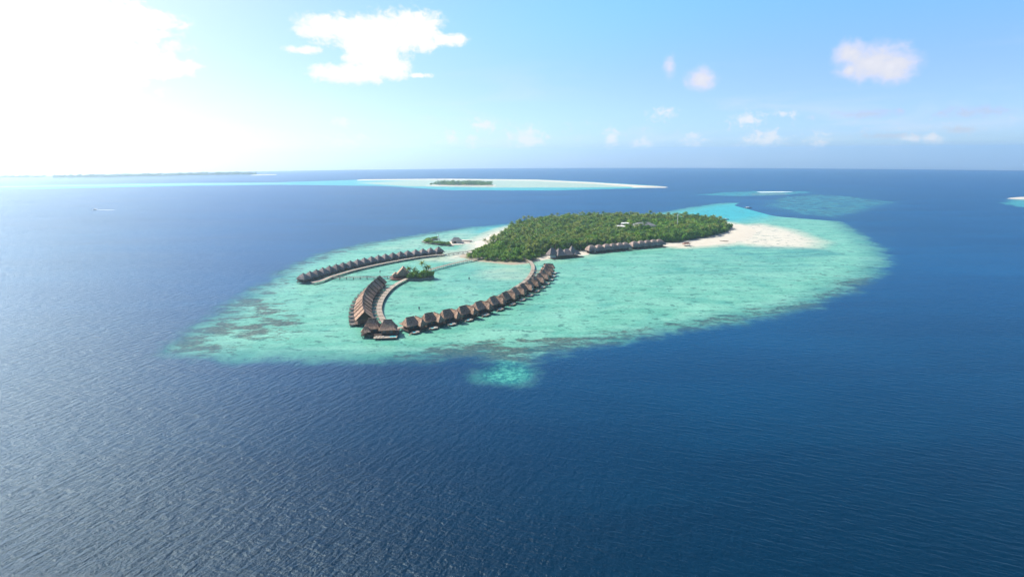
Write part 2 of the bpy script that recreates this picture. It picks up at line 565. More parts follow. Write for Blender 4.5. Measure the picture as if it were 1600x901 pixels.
# purple-grey flats running back from the reef
FLATS = PX([(1195, 322), (1215, 309), (1255, 303), (1320, 306), (1400, 316), (1365, 326), (1310, 340), (1255, 336)])
fl = sdf(FLATS, X, Y)
attrs = {'reef': np.clip(edge, -90, 60), 'coral': np.minimum(np.clip(coral, 0, 1), 0.60 + 0.14 * soft(NEAR_FRINGE, 10, 10, X, Y)), 'sand': sand, 'cyan': cyan, 'dark_patch': dark_patch, 'mound': mm}
lag = grid_mesh('lagoon', X, Y, zc(X, Y) + 0.06 - 0.30 * sst(-16, -27, edge), M['lagoon'], attrs, keep=edge > -32)
tag(lag, 'shallow turquoise lagoon over pale sand with dark coral patches', 'lagoon', kind='structure')

# ------------------------------------------------------------------ distant reefs and sandbars
FAR = PX([(-200, 298.5), (60, 295.5), (300, 290.5), (440, 289), (600, 291), (700, 297.5), (860, 298), (940, 296), (1035, 293.5), (1030, 290.5),
          (930, 284.5), (840, 280.5), (700, 279.3), (600, 280), (500, 283), (430, 285), (300, 286), (0, 290), (-200, 293)])


def far_reef(name, poly, label, g, sandpolys, coral0, z, cyan0=0.6, margin=25, sandw=10, cap=60.0, ds=1.0):
    P = np.array(poly)
    X, Y = np.meshgrid(np.arange(P[:, 0].min() - 80, P[:, 0].max() + 80, g), np.arange(P[:, 1].min() - 120, P[:, 1].max() + 120, g))
    d = sdf(poly, X, Y)
    sand = 0.0 * X
    for sp, k in sandpolys:
        sand = np.maximum(sand, k * soft(sp, sandw, sandw * 2, X, Y))
    at_ = {'reef': np.clip(d * ds, -60, cap) - (60 - cap) * 0.1, 'coral': coral0 + 0 * X, 'sand': sand, 'cyan': cyan0 + 0 * X, 'dark_patch': 0 * X, 'mound': 0 * X}
    o = grid_mesh(name, X, Y, zc(X, Y) + z - (z + 0.35) * sst(-14 / ds, -margin / ds, d), M['lagoon'], at_, keep=d > -margin / ds - 10)
    return tag(o, label, 'reef', kind='structure')


far_reef('distant_reef', FAR, 'long pale reef flat lying far off across the sea', 14.0,
         [(PX([(560, 286), (700, 280), (840, 281), (960, 288), (1035, 292), (900, 293), (760, 293), (640, 291)]), 0.55),
          (PX([(-200, 295), (300, 287.5), (440, 286.5), (440, 287), (300, 288.3), (-200, 295.6)]), 0.5)], 0.30, 0.35, 0.9, 25, 25)
far_reef('back_reef', PX([(1085, 304.5), (1130, 300.5), (1185, 298.5), (1260, 299), (1275, 301.5), (1225, 305), (1150, 307)]),
         'thin reef with breaking surf behind the island', 8.0,
         [(PX([(1172, 303), (1225, 302), (1232, 304.5), (1178, 305.3)]), 0.35)], 0.5, 0.3, 1.0, cap=10.0, ds=0.5)
far_reef('reef_flat', FLATS, 'dull purple grey reef flat behind the sandy tip', 6.0, [], 0.54, 0.2, 0.7, cap=6.0, ds=0.3)
far_reef('patch_reef', PX([(1562, 318), (1580, 309.5), (1640, 306), (1720, 316), (1660, 326), (1590, 324)]),
         'small turquoise reef cut by the right edge', 6.0, [(PX([(1575, 311), (1640, 308), (1650, 312), (1590, 313)]), 0.5)], 0.4, 0.25, 0.8, cap=14.0, ds=0.6)

# sand
m, t, b = new_mat('coral_sand')
P_ = t.n('ShaderNodeNewGeometry').outputs['Position']
wd = t.attr('wood')
n1 = t.noise(P_, 0.12, 4, 0.6)
n2 = t.noise(P_, 0.03, 3, 0.6)
c = t.mix(n1, (0.275, 0.25, 0.195), (0.355, 0.33, 0.265))
c = t.mix(t.m('MULTIPLY', t.ss(t.attr('wet'), 0.2, 0.9), 0.6), c, (0.12, 0.088, 0.052))
wk = t.ss(t.m('ADD', wd, t.m('MULTIPLY', t.m('SUBTRACT', n1, 0.5), 6.0)), -3.0, 2.0)
c = t.mix(wk, c, t.mix(n2, (0.045, 0.055, 0.02), (0.10, 0.10, 0.045)))
t.put(b.inputs['Base Color'], c)
b.inputs['Roughness'].default_value = 0.95
b.inputs['Specular IOR Level'].default_value = 0.1
M['sand'] = m

g = 3.0
X, Y = np.meshgrid(np.arange(-130, 390, g), np.arange(530, 1130, g))
d = sdf(SANDY, X, Y)
dt = sdf(TREES, X, Y)
wob = 2.2 * np.sin(X * 0.11 + 1.3 * np.sin(Y * 0.07)) + 1.5 * np.sin(Y * 0.19 + X * 0.05)
d = d + wob
WET = PX([(690, 404), (722, 396), (740, 400), (830, 404), (842, 412), (830, 420), (700, 414)])
wet = soft(WET, 4, 8, X, Y)
Zi = zc(X, Y) + 0.07 + np.where(d > 0, 1.5 * (1 - np.exp(-np.clip(d, 0, None) / 16)), 0.12 * d)
ground = grid_mesh('beach', X, Y, Zi, M['sand'], {'wood': np.clip(dt, -40, 40), 'wet': wet}, keep=d > -4)
tag(ground, 'white coral sand island ground with leaf litter under the trees', 'beach', kind='structure')


def ground_z(x, y):
    dd = float(sdf(SANDY, np.array([x]), np.array([y]))[0])
    return 0.07 + (1.5 * (1 - math.exp(-dd / 16)) if dd > 0 else 0.0)


def bar_mesh(name, label, poly, h, g, m='sand'):
    P = np.array(poly)
    X, Y = np.meshgrid(np.arange(P[:, 0].min() - 20, P[:, 0].max() + 20, g), np.arange(P[:, 1].min() - 20, P[:, 1].max() + 20, g))
    d = sdf(poly, X, Y) + 4 * np.sin(X * 0.03) * np.sin(Y * 0.021)
    Z = zc(X, Y) + 0.45 + np.where(d > 0, h * (1 - np.exp(-np.clip(d, 0, None) / 15)), 0.05 * d)
    o = grid_mesh(name, X, Y, Z, M[m], {'wood': -40 + 0 * X, 'wet': 0 * X}, keep=d > -3)
    return tag(o, label, 'sandbar', kind='structure')


bar_mesh('sandbar', 'white sandbar along the rim of the distant reef', PX([(560, 281), (700, 280), (840, 281.6), (930, 285.6), (1000, 290), (1040, 292.3), (1038, 293.4), (985, 293.3),
          (992, 292), (930, 287.2), (840, 283), (700, 281.2), (560, 282.5)]), 3.0, 9.0)
bar_mesh('sand_spit', 'white sand spit on the small reef at the right edge', PX([(1577, 310.5), (1600, 308), (1660, 307), (1670, 311), (1605, 311.5)]), 2.5, 5.0)
bar_mesh('surf', 'white line of surf breaking on the reef behind the island', PX([(1184, 300), (1222, 299.6), (1240, 300.1), (1222, 300.5), (1190, 300.8)]), 0.6, 4.0, 'foam')

# ------------------------------------------------------------------ villas


def hip_roof(mb, sx, sy, z0, h, ridge, over=0.0, thick=0.28, cx=0, cy=0, flare=0.12):
    """a hipped thatch roof with a slight flare at the eaves; ridge is its length along x (0 makes a pyramid)"""
    rings = []
    for k, (u, w) in enumerate(((1.0, 0.0), (0.72, 0.28 - flare * 0.55), (0.38, 0.62 - flare * 0.4), (0.0, 1.0))):
        ax = ridge / 2 + (sx / 2 - ridge / 2) * u
        ay = max(sy / 2 * u, 0.12)
        rings.append((ax, ay, z0 + h * w))
    vs = []
    for ax, ay, z in [(rings[0][0], rings[0][1], z0 - thick)] + rings:
        vs += [(cx - ax, cy - ay, z), (cx + ax, cy - ay, z), (cx + ax, cy + ay, z), (cx - ax, cy + ay, z)]
    fs = [(3, 2, 1, 0)]
    n = len(vs) // 4
    for k in range(n - 1):
        for i in range(4):
            j = (i + 1) % 4
            fs.append((4 * k + i, 4 * k + j, 4 * k + 4 + j, 4 * k + 4 + i))
    e = 4 * (n - 1)
    fs.append((e, e + 1, e + 2, e + 3))
    mb.add(vs, fs)
    return mb


def gable_roof(mb, w, l, z0, h, cx=0, cy=0, axis='y', thick=0.25, hip=0.0):
    """a gable with its ridge along axis; hip pulls the far ridge end in"""
    v = [(-w / 2, -l / 2, z0), (w / 2, -l / 2, z0), (w / 2, l / 2, z0), (-w / 2, l / 2, z0), (0, -l / 2, z0 + h), (0, l / 2 - hip, z0 + h)]
    v += [(x, y, z - thick) for x, y, z in v[:4]]
    if axis == 'x':
        v = [(y, -x, z) for x, y, z in v]
    v = [(x + cx, y + cy, z) for x, y, z in v]
    f = [(0, 4, 5, 3)[::-1], (1, 2, 5, 4), (0, 1, 4), (2, 3, 5), (0, 6, 7, 1), (1, 7, 8, 2), (2, 8, 9, 3), (3, 9, 6, 0), (9, 8, 7, 6)]
    return mb.add(v, f)


def railing(mb, pts, z, h=1.0, closed=False):
    n = len(pts)
    for i in range(n if closed else n - 1):
        a, b = pts[i], pts[(i + 1) % n]
        mb.bar((*a, z + h), (*b, z + h), 0.06, 4)
        mb.bar((*a, z + h * 0.5), (*b, z + h * 0.5), 0.04, 4)
        ln = math.dist(a, b)
        for k in range(max(1, int(ln / 1.6)) + 1):
            u = k / max(1, int(ln / 1.6))
            x, y = a[0] + (b[0] - a[0]) * u, a[1] + (b[1] - a[1]) * u
            mb.bar((x, y, z), (x, y, z + h), 0.05, 4)


def make_villa(name, la, dp, thatch, sundeck, bridge, wing=True, roof_h=3.7, gable=False):
    """x runs along the row, y towards the open water, the walkway lies on -y"""
    e = empty(name, (0, 0, 0))
    fl = 1.9
    p = MB().box(0, 0.4, fl - 0.3, la - 0.6, dp + 0.6, 0.3).build('platform', M['wood'], e)
    for sx in (-1, 0, 1):
        for sy in (-1, 1):
            MB().bar((sx * (la / 2 - 1.2), sy * (dp / 2 - 0.6) + 0.4, -1.2), (sx * (la / 2 - 1.2), sy * (dp / 2 - 0.6) + 0.4, fl - 0.3), 0.2).build('stilt', M['pile'], e)
    w = MB().box(-0.3, 0, fl, la - 3.2, dp - 2.6, 2.5).build('wall', M['redwood'], e)
    for k in (-1, 1):
        f = MB().box(k * (la / 2 - 3.6) - 0.3, dp / 2 - 1.28, fl + 0.25, 2.3, 0.08, 1.9).build('window', M['wood'], e)
        MB().box(k * (la / 2 - 3.6) - 0.3, dp / 2 - 1.22, fl + 0.35, 2.0, 0.08, 1.7).build('pane', M['glass'], f)
    MB().box(0.2, -dp / 2 + 1.28, fl + 0.02, 1.1, 0.08, 2.1).build('door', M['wood'], e)
    if gable:
        rf, hl, hw, th_ = MB(), (la - 1.2) / 2, (dp + 0.6) / 2, 0.32
        for sy in (-1, 1):
            q = [(-hl, sy * hw, fl + 2.4), (hl, sy * hw, fl + 2.4), (hl, sy * 0.02, fl + 2.4 + roof_h), (-hl, sy * 0.02, fl + 2.4 + roof_h)]
            q += [(x_, y_, z_ - th_) for x_, y_, z_ in q]
            fs_ = [(0, 1, 2, 3), (7, 6, 5, 4), (0, 4, 5, 1), (1, 5, 6, 2), (2, 6, 7, 3), (3, 7, 4, 0)]
            rf.add(q, fs_ if sy < 0 else [f_[::-1] for f_ in fs_])
        rf.build('roof', M[thatch], e)
        for sx in (-1, 1):
            x0_ = sx * (hl - 1.1)
            gw = MB()
            tri = [(-hw + 0.9, fl + 2.4), (hw - 0.9, fl + 2.4), (0, fl + 1.9 + roof_h)]
            gw.add([(x0_ + d_, y_, z_) for d_ in (-0.08, 0.08) for y_, z_ in tri], [(0, 2, 1), (3, 4, 5), (0, 1, 4, 3), (1, 2, 5, 4), (2, 0, 3, 5)])
            gw.build('gable', M['wood'], e)  # inset gable end; its dark colour strengthens the shade between the roofs
    else:
        hip_roof(MB(), la - 0.4, dp, fl + 2.5, roof_h, la * 0.56).build('roof', M[thatch], e)
    MB().box(0, 0, fl + 2.45 + roof_h, la - 1.4 if gable else la * 0.58, 0.55, 0.28).build('ridge_cap', M['ridge'], e)
    if wing:
        wx = -la / 2 - 0.2
        MB().box(wx, 3.2, fl - 0.28, 5.0, 9.6, 0.27).build('wing_platform', M['wood'], e)
        MB().box(wx, 2.4, fl + 0.01, 3.6, 7.4, 2.4).build('wing_wall', M['redwood'], e)
        gable_roof(MB(), 5.4, 10.6, fl + 2.2, 4.1, wx, 2.6, hip=1.8).build('wing_roof', M[thatch], e)
        MB().box(wx, 1.6, fl + 6.25, 0.5, 8.4, 0.25).build('ridge_cap', M['ridge'], e)
        for sx in (-1, 1):
            MB().bar((wx + sx * 2.0, 7.2, -1.2), (wx + sx * 2.0, 7.2, fl - 0.28), 0.2).build('stilt', M['pile'], e)
    if sundeck == 'pale':
        x0, y0 = 1.0, dp / 2 + 3.3
        pts = [(x0 - 2.6, y0 - 1.7), (x0 + 2.6, y0 - 1.7), (x0 + 3.1, y0), (x0 + 1.9, y0 + 1.9), (x0 - 1.9, y0 + 1.9), (x0 - 3.1, y0)]
        d = MB().prism(pts, 1.0, 1.3).build('sun_deck', M['deck'], e)
        MB().prism([(x0 + 0.2, y0 - 0.9), (x0 + 1.9, y0 - 0.9), (x0 + 1.9, y0 + 0.8), (x0 + 0.2, y0 + 0.8)], 1.302, 1.34).build('pool', M['pool'], d)
        for k in (0, 1):
            MB().box(x0 - 1.6 + k * 0.9, y0 - 0.1, 1.31, 0.6, 1.8, 0.3).build('lounger', M['fabric'], d)
        for sx in (-1, 1):
            MB().bar((x0 + sx * 2.0, y0 + 1.0, -1.2), (x0 + sx * 2.0, y0 + 1.0, 1.0), 0.16).build('stilt', M['pile'], d)
        s = MB()
        for k in range(4):
            s.box(x0 + 3.4 + k * 0.45, y0 + 0.1, 0.95 - 0.3 * k, 0.42, 1.0, 0.12)
        s.build('steps', M['deck'], e)
    elif sundeck == 'dark':
        x0, y0 = 0, dp / 2 + 2.3
        d = MB().box(x0, y0, 1.2, la * 0.66, 3.6, 0.3).build('sun_deck', M['darkdeck'], e)
        r = MB()
        railing(r, [(x0 - la * 0.32, y0 - 1.7), (x0 - la * 0.32, y0 + 1.7), (x0 + la * 0.32, y0 + 1.7), (x0 + la * 0.32, y0 - 1.7)], 1.5)
        r.build('railing', M['wood'], d)
        for sx in (-1, 1):
            MB().bar((x0 + sx * la * 0.27, y0 + 1.3, -1.2), (x0 + sx * la * 0.27, y0 + 1.3, 1.2), 0.16).build('stilt', M['pile'], d)
    if bridge:
        g_ = MB().box(0.2, -dp / 2 - bridge / 2, 1.75, 1.5, bridge, 0.22).build('gangway', M['deck'], e)
        r = MB()
        for sx in (-1, 1):
            railing(r, [(0.2 + sx * 0.7, -dp / 2), (0.2 + sx * 0.7, -dp / 2 - bridge)], 1.97, 0.9)
        r.build('railing', M['wood'], g_)
    return e


ORD = ['first', 'second', 'third', 'fourth', 'fifth', 'sixth', 'seventh', 'eighth', 'ninth', 'tenth', 'eleventh', 'twelfth', 'thirteenth',
       'fourteenth', 'fifteenth', 'sixteenth', 'seventeenth', 'eighteenth', 'nineteenth', 'twentieth']


def row(proto, pts, label, group, side, spin=0.0):
    """copies of a villa along a row; side +1 puts the open water to the left of the row's direction"""
    tree = snapshot(proto)
    n = len(pts)
    P = [np.array(p) for p in pts]
    for i in range(n):
        tv = P[min(i + 1, n - 1)] - P[max(i - 1, 0)]
        a = math.atan2(tv[1], tv[0])
        if side < 0:
            a += math.pi
        a += random.uniform(-0.03, 0.03) + spin
        if i == 0:
            o = proto
            o.location = L(P[i]); o.rotation_euler = (0, 0, a)
        else:
            o = dup(proto, tree, L(P[i]), a)
        if i == 0: s = label[0]
        elif i == n - 1: s = label[2]
        else: s = label[1].format(ORD[i])
        tag(o, s, 'villa', group)


near_px = [(641, 505.5), (670, 499), (697.7, 493.5), (723, 487.5), (747, 480.5), (769, 472.5), (788, 465), (802.5, 458.5), (815, 452), (825.5, 446), (834.5, 440.5),
           (841.5, 435), (847.5, 429.5), (851, 424.5), (853, 419.5)]
near = PX(near_px, 4.6)
v = make_villa('overwater_villa', 10.2, 9.2, 'thatch', 'pale', 8.5, roof_h=4.6)
row(v, near, ('stilted villa nearest the double pavilion, first of the row with pale sun decks',
              'stilted villa with pale sun deck, {} in its row counting from the double pavilion',
              'stilted villa closest to the forested island, last of the row with pale sun decks'), 'overwater villas with pale sun decks', -1)

deck_px = [(549, 505.7), (547.8, 500), (547.2, 494), (547.8, 488), (549, 482), (551, 476.4), (553.6, 471), (557, 466), (561.3, 461), (565.8, 456.6), (571, 452), (577.0, 447)]
dk = [np.array(p) for p in PX(deck_px, 1.5)]
cres = []
for i, p in enumerate(dk):
    tv = dk[min(i + 1, 11)] - dk[max(i - 1, 0)]
    nrm = np.array([tv[1], -tv[0]]) / np.linalg.norm(tv)
    cres.append(p + nrm * 8.6)
v = make_villa('crescent_villa', 8.0, 11.5, 'thatch', 'dark', 7.0, wing=False, roof_h=5.6, gable=True)
row(v, cres, ('gabled stilt villa with dark deck, nearest of the crescent to the double pavilion',
              'gabled stilt villa with dark deck, {} of the crescent from the double pavilion',
              'gabled stilt villa at the crescent end towards the thatched restaurant'), 'gabled villas of the crescent', 1)

far_px = [(474, 433.5), (484.7, 430.4), (494.8, 427.5), (504.6, 424.6), (515, 421.6), (525.7, 418.8), (536.3, 416.1), (547.7, 413.4), (559, 410.9), (569.6, 408.6), (580.6, 406.4),
          (591.5, 404.3), (602.5, 402.3), (614, 400.3), (626, 398.4), (637.5, 396.8), (649.6, 395.2), (661, 393.8), (673, 392.4), (685.4, 391.1)]


def make_far_villa():
    e = empty('lagoon_villa', (0, 0, 0))
    MB().box(0, 0, 1.6, 8.6, 9.5, 0.3).build('platform', M['wood'], e)
    for sx in (-1, 1):
        for sy in (-1, 1):
            MB().bar((sx * 3.4, sy * 4, -1.2), (sx * 3.4, sy * 4, 1.6), 0.2).build('stilt', M['pile'], e)
    MB().box(0, 0.3, 1.9, 6.6, 7.2, 2.6).build('wall', M['wood'], e)
    MB().box(0.3, -3.34, 1.92, 1.2, 0.08, 2.1).build('door', M['redwood'], e)
    hip_roof(MB(), 8.4, 9.2, 4.3, 4.5, 1.0, flare=-0.25).build('roof', M['thatch_grey'], e)
    MB().box(0, 0, 8.7, 1.5, 0.6, 0.3).build('ridge_cap', M['ridge'], e)
    hip_roof(MB(), 3.6, 3.8, 3.6, 2.0, 0.6, cx=3.6, cy=-3.2).build('porch_roof', M['thatch_grey'], e)
    MB().box(0, -6.4, 1.7, 1.5, 4.0, 0.2).build('gangway', M['wood'], e)
    return e


v = make_far_villa()
row(v, PX(far_px, 5.0), ('round topped stilt villa at the outer seaward end of the straight row',
                         'round topped stilt villa, {} from the seaward end of the straight row',
                         'round topped stilt villa at the straight row end beside the footbridge'), 'round topped villas of the straight row', 1)

# double pavilion at the lagoon's tip
e = empty('tip_pavilion', L(at(595, 518, 2)), R_(6))
tag(e, 'double roofed stilt pavilion with a broad pale terrace at the crescent tip', 'pavilion')
MB().box(0, 0, 1.6, 22.5, 13, 0.3).build('platform', M['wood'], e)
for sx in np.linspace(-10.5, 10.5, 6):
    for sy in (-5.8, 5.8):
        MB().bar((sx, sy, -1.2), (sx, sy, 1.6), 0.22).build('stilt', M['pile'], e)
for x, y, l, dpt in ((-5.3, 2.4, 9.6, 9.6), (4.8, -1.4, 10.4, 9.6)):
    w = MB().box(x, y, 1.9, l - 2.6, 6.8, 2.7).build('wall', M['redwood'], e)
    for k in (-1, 1):
        f = MB().box(x + k * 2.0, y - 3.44, 2.2, 2.2, 0.1, 2.0).build('window', M['wood'], e)
        MB().box(x + k * 2.0, y - 3.5, 2.3, 1.9, 0.06, 1.8).build('pane', M['glass'], f)
    hip_roof(MB(), l + 0.6, dpt, 4.6, 5.4, l * 0.46, cx=x, cy=y).build('roof', M['thatch'], e)
    MB().box(x, y, 9.95, l * 0.5, 0.6, 0.3).build('ridge_cap', M['ridge'], e)
hip_roof(MB(), 6.0, 5.4, 4.0, 3.0, 1.5, cx=-8.4, cy=-3.6).build('porch_roof', M['thatch'], e)
t_ = MB().box(3.8, -8.9, 1.15, 14.0, 4.4, 0.3).build('terrace', M['deck'], e)
MB().box(8.2, -8.8, 1.452, 3.6, 2.4, 0.04).build('pool', M['pool'], t_)
r = MB(); railing(r, [(-3.1, -11.0), (10.7, -11.0), (10.7, -6.8)], 1.45); r.build('railing', M['wood'], t_)
for k in range(3):
    MB().box(-1.6 + k * 2.0, -9.0, 1.46, 0.7, 1.9, 0.35).build('lounger', M['fabric'], t_)
r = MB(); railing(r, [(-11.1, 6.4), (-11.1, -6.4), (-3.4, -6.4)], 1.9); r.build('railing', M['wood'], e)

# ------------------------------------------------------------------ walkways


def walkway(name, label, px, width, z, cat='jetty', gap=7.0, rail=False, mat='deck', group=None):
    pts = spline(PX(px, z), 3.0)
    n = len(pts)
    mid = pts[n // 2]
    o = empty(name, L(mid))
    tag(o, label, cat, group)
    base = np.array([mid[0], mid[1], zc(*mid)])
    tv = np.gradient(pts, axis=0)
    tv /= np.linalg.norm(tv, axis=1)[:, None]
    nv = np.stack([-tv[:, 1], tv[:, 0]], 1)
    dk, vs = MB(), []
    for i in range(n):
        for s, dz in ((-1, 0), (1, 0), (1, -0.35), (-1, -0.35)):
            q = pts[i] + nv[i] * s * width / 2
            vs.append((q[0] - base[0], q[1] - base[1], zc(*q) + z + dz - base[2]))
    fs = [(3, 2, 1, 0), tuple(4 * (n - 1) + k for k in range(4))]
    for i in range(n - 1):
        for k in range(4):
            fs.append((4 * i + k, 4 * i + (k + 1) % 4, 4 * i + 4 + (k + 1) % 4, 4 * i + 4 + k))
    d = dk.add(vs, fs).build('deck', M[mat], o)
    step = max(1, int(round(gap / 3.0)))
    for i in range(0, n, step):
        tr = MB()
        for s in (-1, 1):
            q = pts[i] + nv[i] * s * (width / 2 - 0.25)
            x, y, zz = q[0] - base[0], q[1] - base[1], zc(*q) - base[2]
            tr.bar((x, y, zz - 1.2), (x, y, zz + z - 0.36), 0.2, 6)
        a = pts[i] - nv[i] * (width / 2 - 0.1); b_ = pts[i] + nv[i] * (width / 2 - 0.1)
        tr.bar((a[0] - base[0], a[1] - base[1], zc(*a) + z - 0.5 - base[2]), (b_[0] - base[0], b_[1] - base[1], zc(*b_) + z - 0.5 - base[2]), 0.13, 4)
        tr.build('trestle', M['pile'], o)
    if rail:
        r = MB()
        for s in (-1, 1):
            for i in range(n):
                q = pts[i] + nv[i] * s * (width / 2 - 0.08)
                x, y, zz = q[0] - base[0], q[1] - base[1], zc(*q) + z - base[2]
                r.bar((x, y, zz), (x, y, zz + 1.05), 0.07, 4)
                if i < n - 1:
                    q2 = pts[i + 1] + nv[i + 1] * s * (width / 2 - 0.08)
                    r.bar((x, y, zz + 1.05), (q2[0] - base[0], q2[1] - base[1], zc(*q2) + z + 1.05 - base[2]), 0.06, 4)
        r.build('railing', M['pile'], o)
    return o


walkway('boardwalk', 'pale curved boardwalk along the villas with pale sun decks, running up to the island',
        [(612, 512), (628, 511), (665, 498.5), (700, 487.5), (735, 478), (765, 468.5), (790, 457.5), (808, 447), (822, 437), (831, 425), (832.5, 415), (827, 407), (819, 403.5)], 3.4, 2.0)
walkway('boardwalk', 'pale curved boardwalk serving the crescent, from double pavilion to thatched restaurant',
        [(606, 509), (599, 500), (594, 490), (592.5, 480), (595.5, 469), (601, 460), (609, 451), (619, 443.5), (632, 436.5), (640, 433.5)], 3.8, 2.0)
walkway('boardwalk', 'grey boardwalk between the palm planted islet and the forested island', [(667, 422.5), (690, 416), (718, 409.3), (742, 404.5), (762, 401)], 3.0, 2.0, rail=True)
walkway('boardwalk', 'pale straight boardwalk in front of the round topped villas',
        [(488, 441), (502, 438), (517, 432), (535, 426.5), (552.5, 421.5), (583, 414.5), (610, 409), (651, 401.8), (676, 398.8), (694, 397.4)], 3.6, 2.0)
walkway('footbridge', 'thin railed footbridge linking the straight row to the thatched restaurant', [(520, 433.2), (550, 433), (590, 432.6), (622, 432)], 2.0, 1.9, 'bridge', 5.0, True, 'pile')
walkway('footbridge', 'thin railed footbridge from the straight row to the island shore', [(694, 397.4), (710, 395.2), (734, 392.2), (746, 391)], 2.2, 1.9, 'bridge', 5.0, True, 'pile')

# ------------------------------------------------------------------ palms and trees


def frond(mb, a, up, ln, w, droop, twist):
    """an arching coconut frond: two leaflet blades meeting in a ridge"""
    ca, sa = math.cos(a), math.sin(a)
    segs = 5
    pts = []
    x = z = 0.0
    th = up
    for k in range(segs + 1):
        pts.append((x, z, th))
        x += ln / segs * math.cos(th)
        z += ln / segs * math.sin(th)
        th -= droop / segs
    vs = []
    for k, (x, z, th) in enumerate(pts):
        u = k / segs
        ww = w * (0.35 + 1.5 * u * (1 - u) * 1.6) * (1 if k < segs else 0.25)
        for s in (-1, 0, 1):
            dz = -abs(s) * ww * 0.55 + twist * s * ww
            vs.append((x * ca - s * ww * sa, x * sa + s * ww * ca, z + dz))
    fs = []
    for k in range(segs):
        b = 3 * k
        fs += [(b, b + 1, b + 4, b + 3), (b + 1, b + 2, b + 5, b + 4)]
    mb.add(vs, fs)


def palm_crown(seed):
    r = random.Random(seed)
    mb = MB()
    n = r.randint(17, 21)
    for i in range(n):
        ring = i / n
        up = R_(78 - 95 * ring + r.uniform(-10, 10))
        frond(mb, i * 2.39996 + r.uniform(-0.25, 0.25), up, r.uniform(3.9, 5.2), r.uniform(0.48, 0.68), R_(r.uniform(55, 100)), r.uniform(-0.4, 0.4))
    return mb


def palm_trunk(seed, h):
    r = random.Random(seed)
    mb = MB()
    lx, ly = r.uniform(-1.2, 1.2), r.uniform(-1.2, 1.2)
    prev = (0, 0, -0.3)
    for k in range(1, 5):
        u = k / 4
        p = (lx * u * u, ly * u * u, h * u)
        mb.bar(prev, p, 0.26 - 0.11 * (u - 0.25), 6, 0.26 - 0.11 * u)
        prev = p
    mb.bar(prev, (prev[0], prev[1], prev[2] + 0.35), 0.3, 6, 0.2)
    return mb, prev


def leafy_crown(seed, rad, hgt, n):
    """many leaf sprays spread through a handful of uneven lobes"""
    r = np.random.default_rng(seed)
    k = r.integers(5, 8)
    cen = np.stack([r.uniform(-0.55, 0.55, k) * rad, r.uniform(-0.55, 0.55, k) * rad, r.uniform(0.3, 0.72, k) * hgt], 1)
    rd = r.uniform(0.34, 0.58, k) * rad
    li = r.integers(0, k, n)
    d = r.normal(size=(n, 3))
    d /= np.linalg.norm(d, axis=1)[:, None]
    d[:, 2] = np.abs(d[:, 2]) * 1.0 - 0.25
    p = cen[li] + d * (rd[li] * r.uniform(0.72, 1.12, n))[:, None] * np.array([1, 1, 0.72 * hgt / rad])
    s = r.uniform(0.35, 0.8, n) * (rad / 3.5) ** 0.4
    nrm = d + r.normal(size=(n, 3)) * 0.55
    nrm /= np.linalg.norm(nrm, axis=1)[:, None]
    u = np.cross(nrm, r.normal(size=(n, 3)))
    u /= np.linalg.norm(u, axis=1)[:, None]
    w = np.cross(nrm, u)
    a, b = u * s[:, None], w * (s * 0.75)[:, None]
    vs = np.stack([p - a, p - b * 0.9, p + a, p + b * 0.9], 1).reshape(-1, 3)
    fs = np.arange(4 * n).reshape(-1, 4)
    return vs, fs


PC = [palm_crown(s) for s in range(7)]
PT = []
palm_protos = []
for s in range(7):
    h = (10.5, 12, 13, 9.5, 11.5, 14.5, 8.5)[s]
    mb, top = palm_trunk(s, h)
    PT.append((mb, top, h))
LC = [leafy_crown(s + 40, *(((3.6, 5.0), (4.4, 6.2), (2.8, 3.8), (3.9, 5.6), (3.2, 4.6))[s]), (210, 260, 150, 230, 180)[s]) for s in range(5)]
LR = [3.6, 4.4, 2.8, 3.9, 3.2]


def mk(name, mb, mat):
    me = bpy.data.meshes.new(name)
    me.from_pydata(mb.v, [], mb.f)
    me.update()
    me.materials.append(mat)
    return me


me_pc = [mk('crown', m_, M['palm']) for m_ in PC]
me_pt = [mk('trunk', p[0], M['bark']) for p in PT]


class Raw:
    def __init__(self, v, f):
        self.v, self.f = [tuple(q) for q in v], [tuple(q) for q in f]


me_lc = [mk('crown', Raw(*c_), M['leaf']) for c_ in LC]
tk = MB()
tk.bar((0, 0, -0.3), (0.1, 0, 1.6), 0.3, 6, 0.22)
for a in range(4):
    tk.bar((0.1, 0, 1.3), (1.2 * math.cos(a * 1.6), 1.2 * math.sin(a * 1.6), 2.9), 0.14, 5, 0.06)
me_lt = mk('trunk', tk, M['bark'])


def put_palm(x, y, z0, k, rz, sc, label, group):
    o = empty('coconut_palm', (x, y, zc(x, y) + z0), rz)
    o.scale = (sc, sc, sc)
    tag(o, label, 'palm', group)
    a = bpy.data.objects.new('trunk', me_pt[k]); COL.objects.link(a); a.parent = o
    c = bpy.data.objects.new('crown', me_pc[k]); COL.objects.link(c); c.parent = o
    c.location = PT[k][1]
    return o


def put_tree(x, y, z0, k, rz, sc, label, group, name='broadleaf_tree', trunk=True):
    o = empty(name, (x, y, zc(x, y) + z0), rz)
    o.scale = (sc, sc, sc * random.uniform(0.9, 1.1))
    tag(o, label, 'tree' if trunk else 'shrub', group)
    if trunk:
        a = bpy.data.objects.new('trunk', me_lt); COL.objects.link(a); a.parent = o
    c = bpy.data.objects.new('crown' if trunk else 'foliage', me_lc[k]); COL.objects.link(c); c.parent = o
    if trunk: c.location = (0, 0, 0.7)
    return o


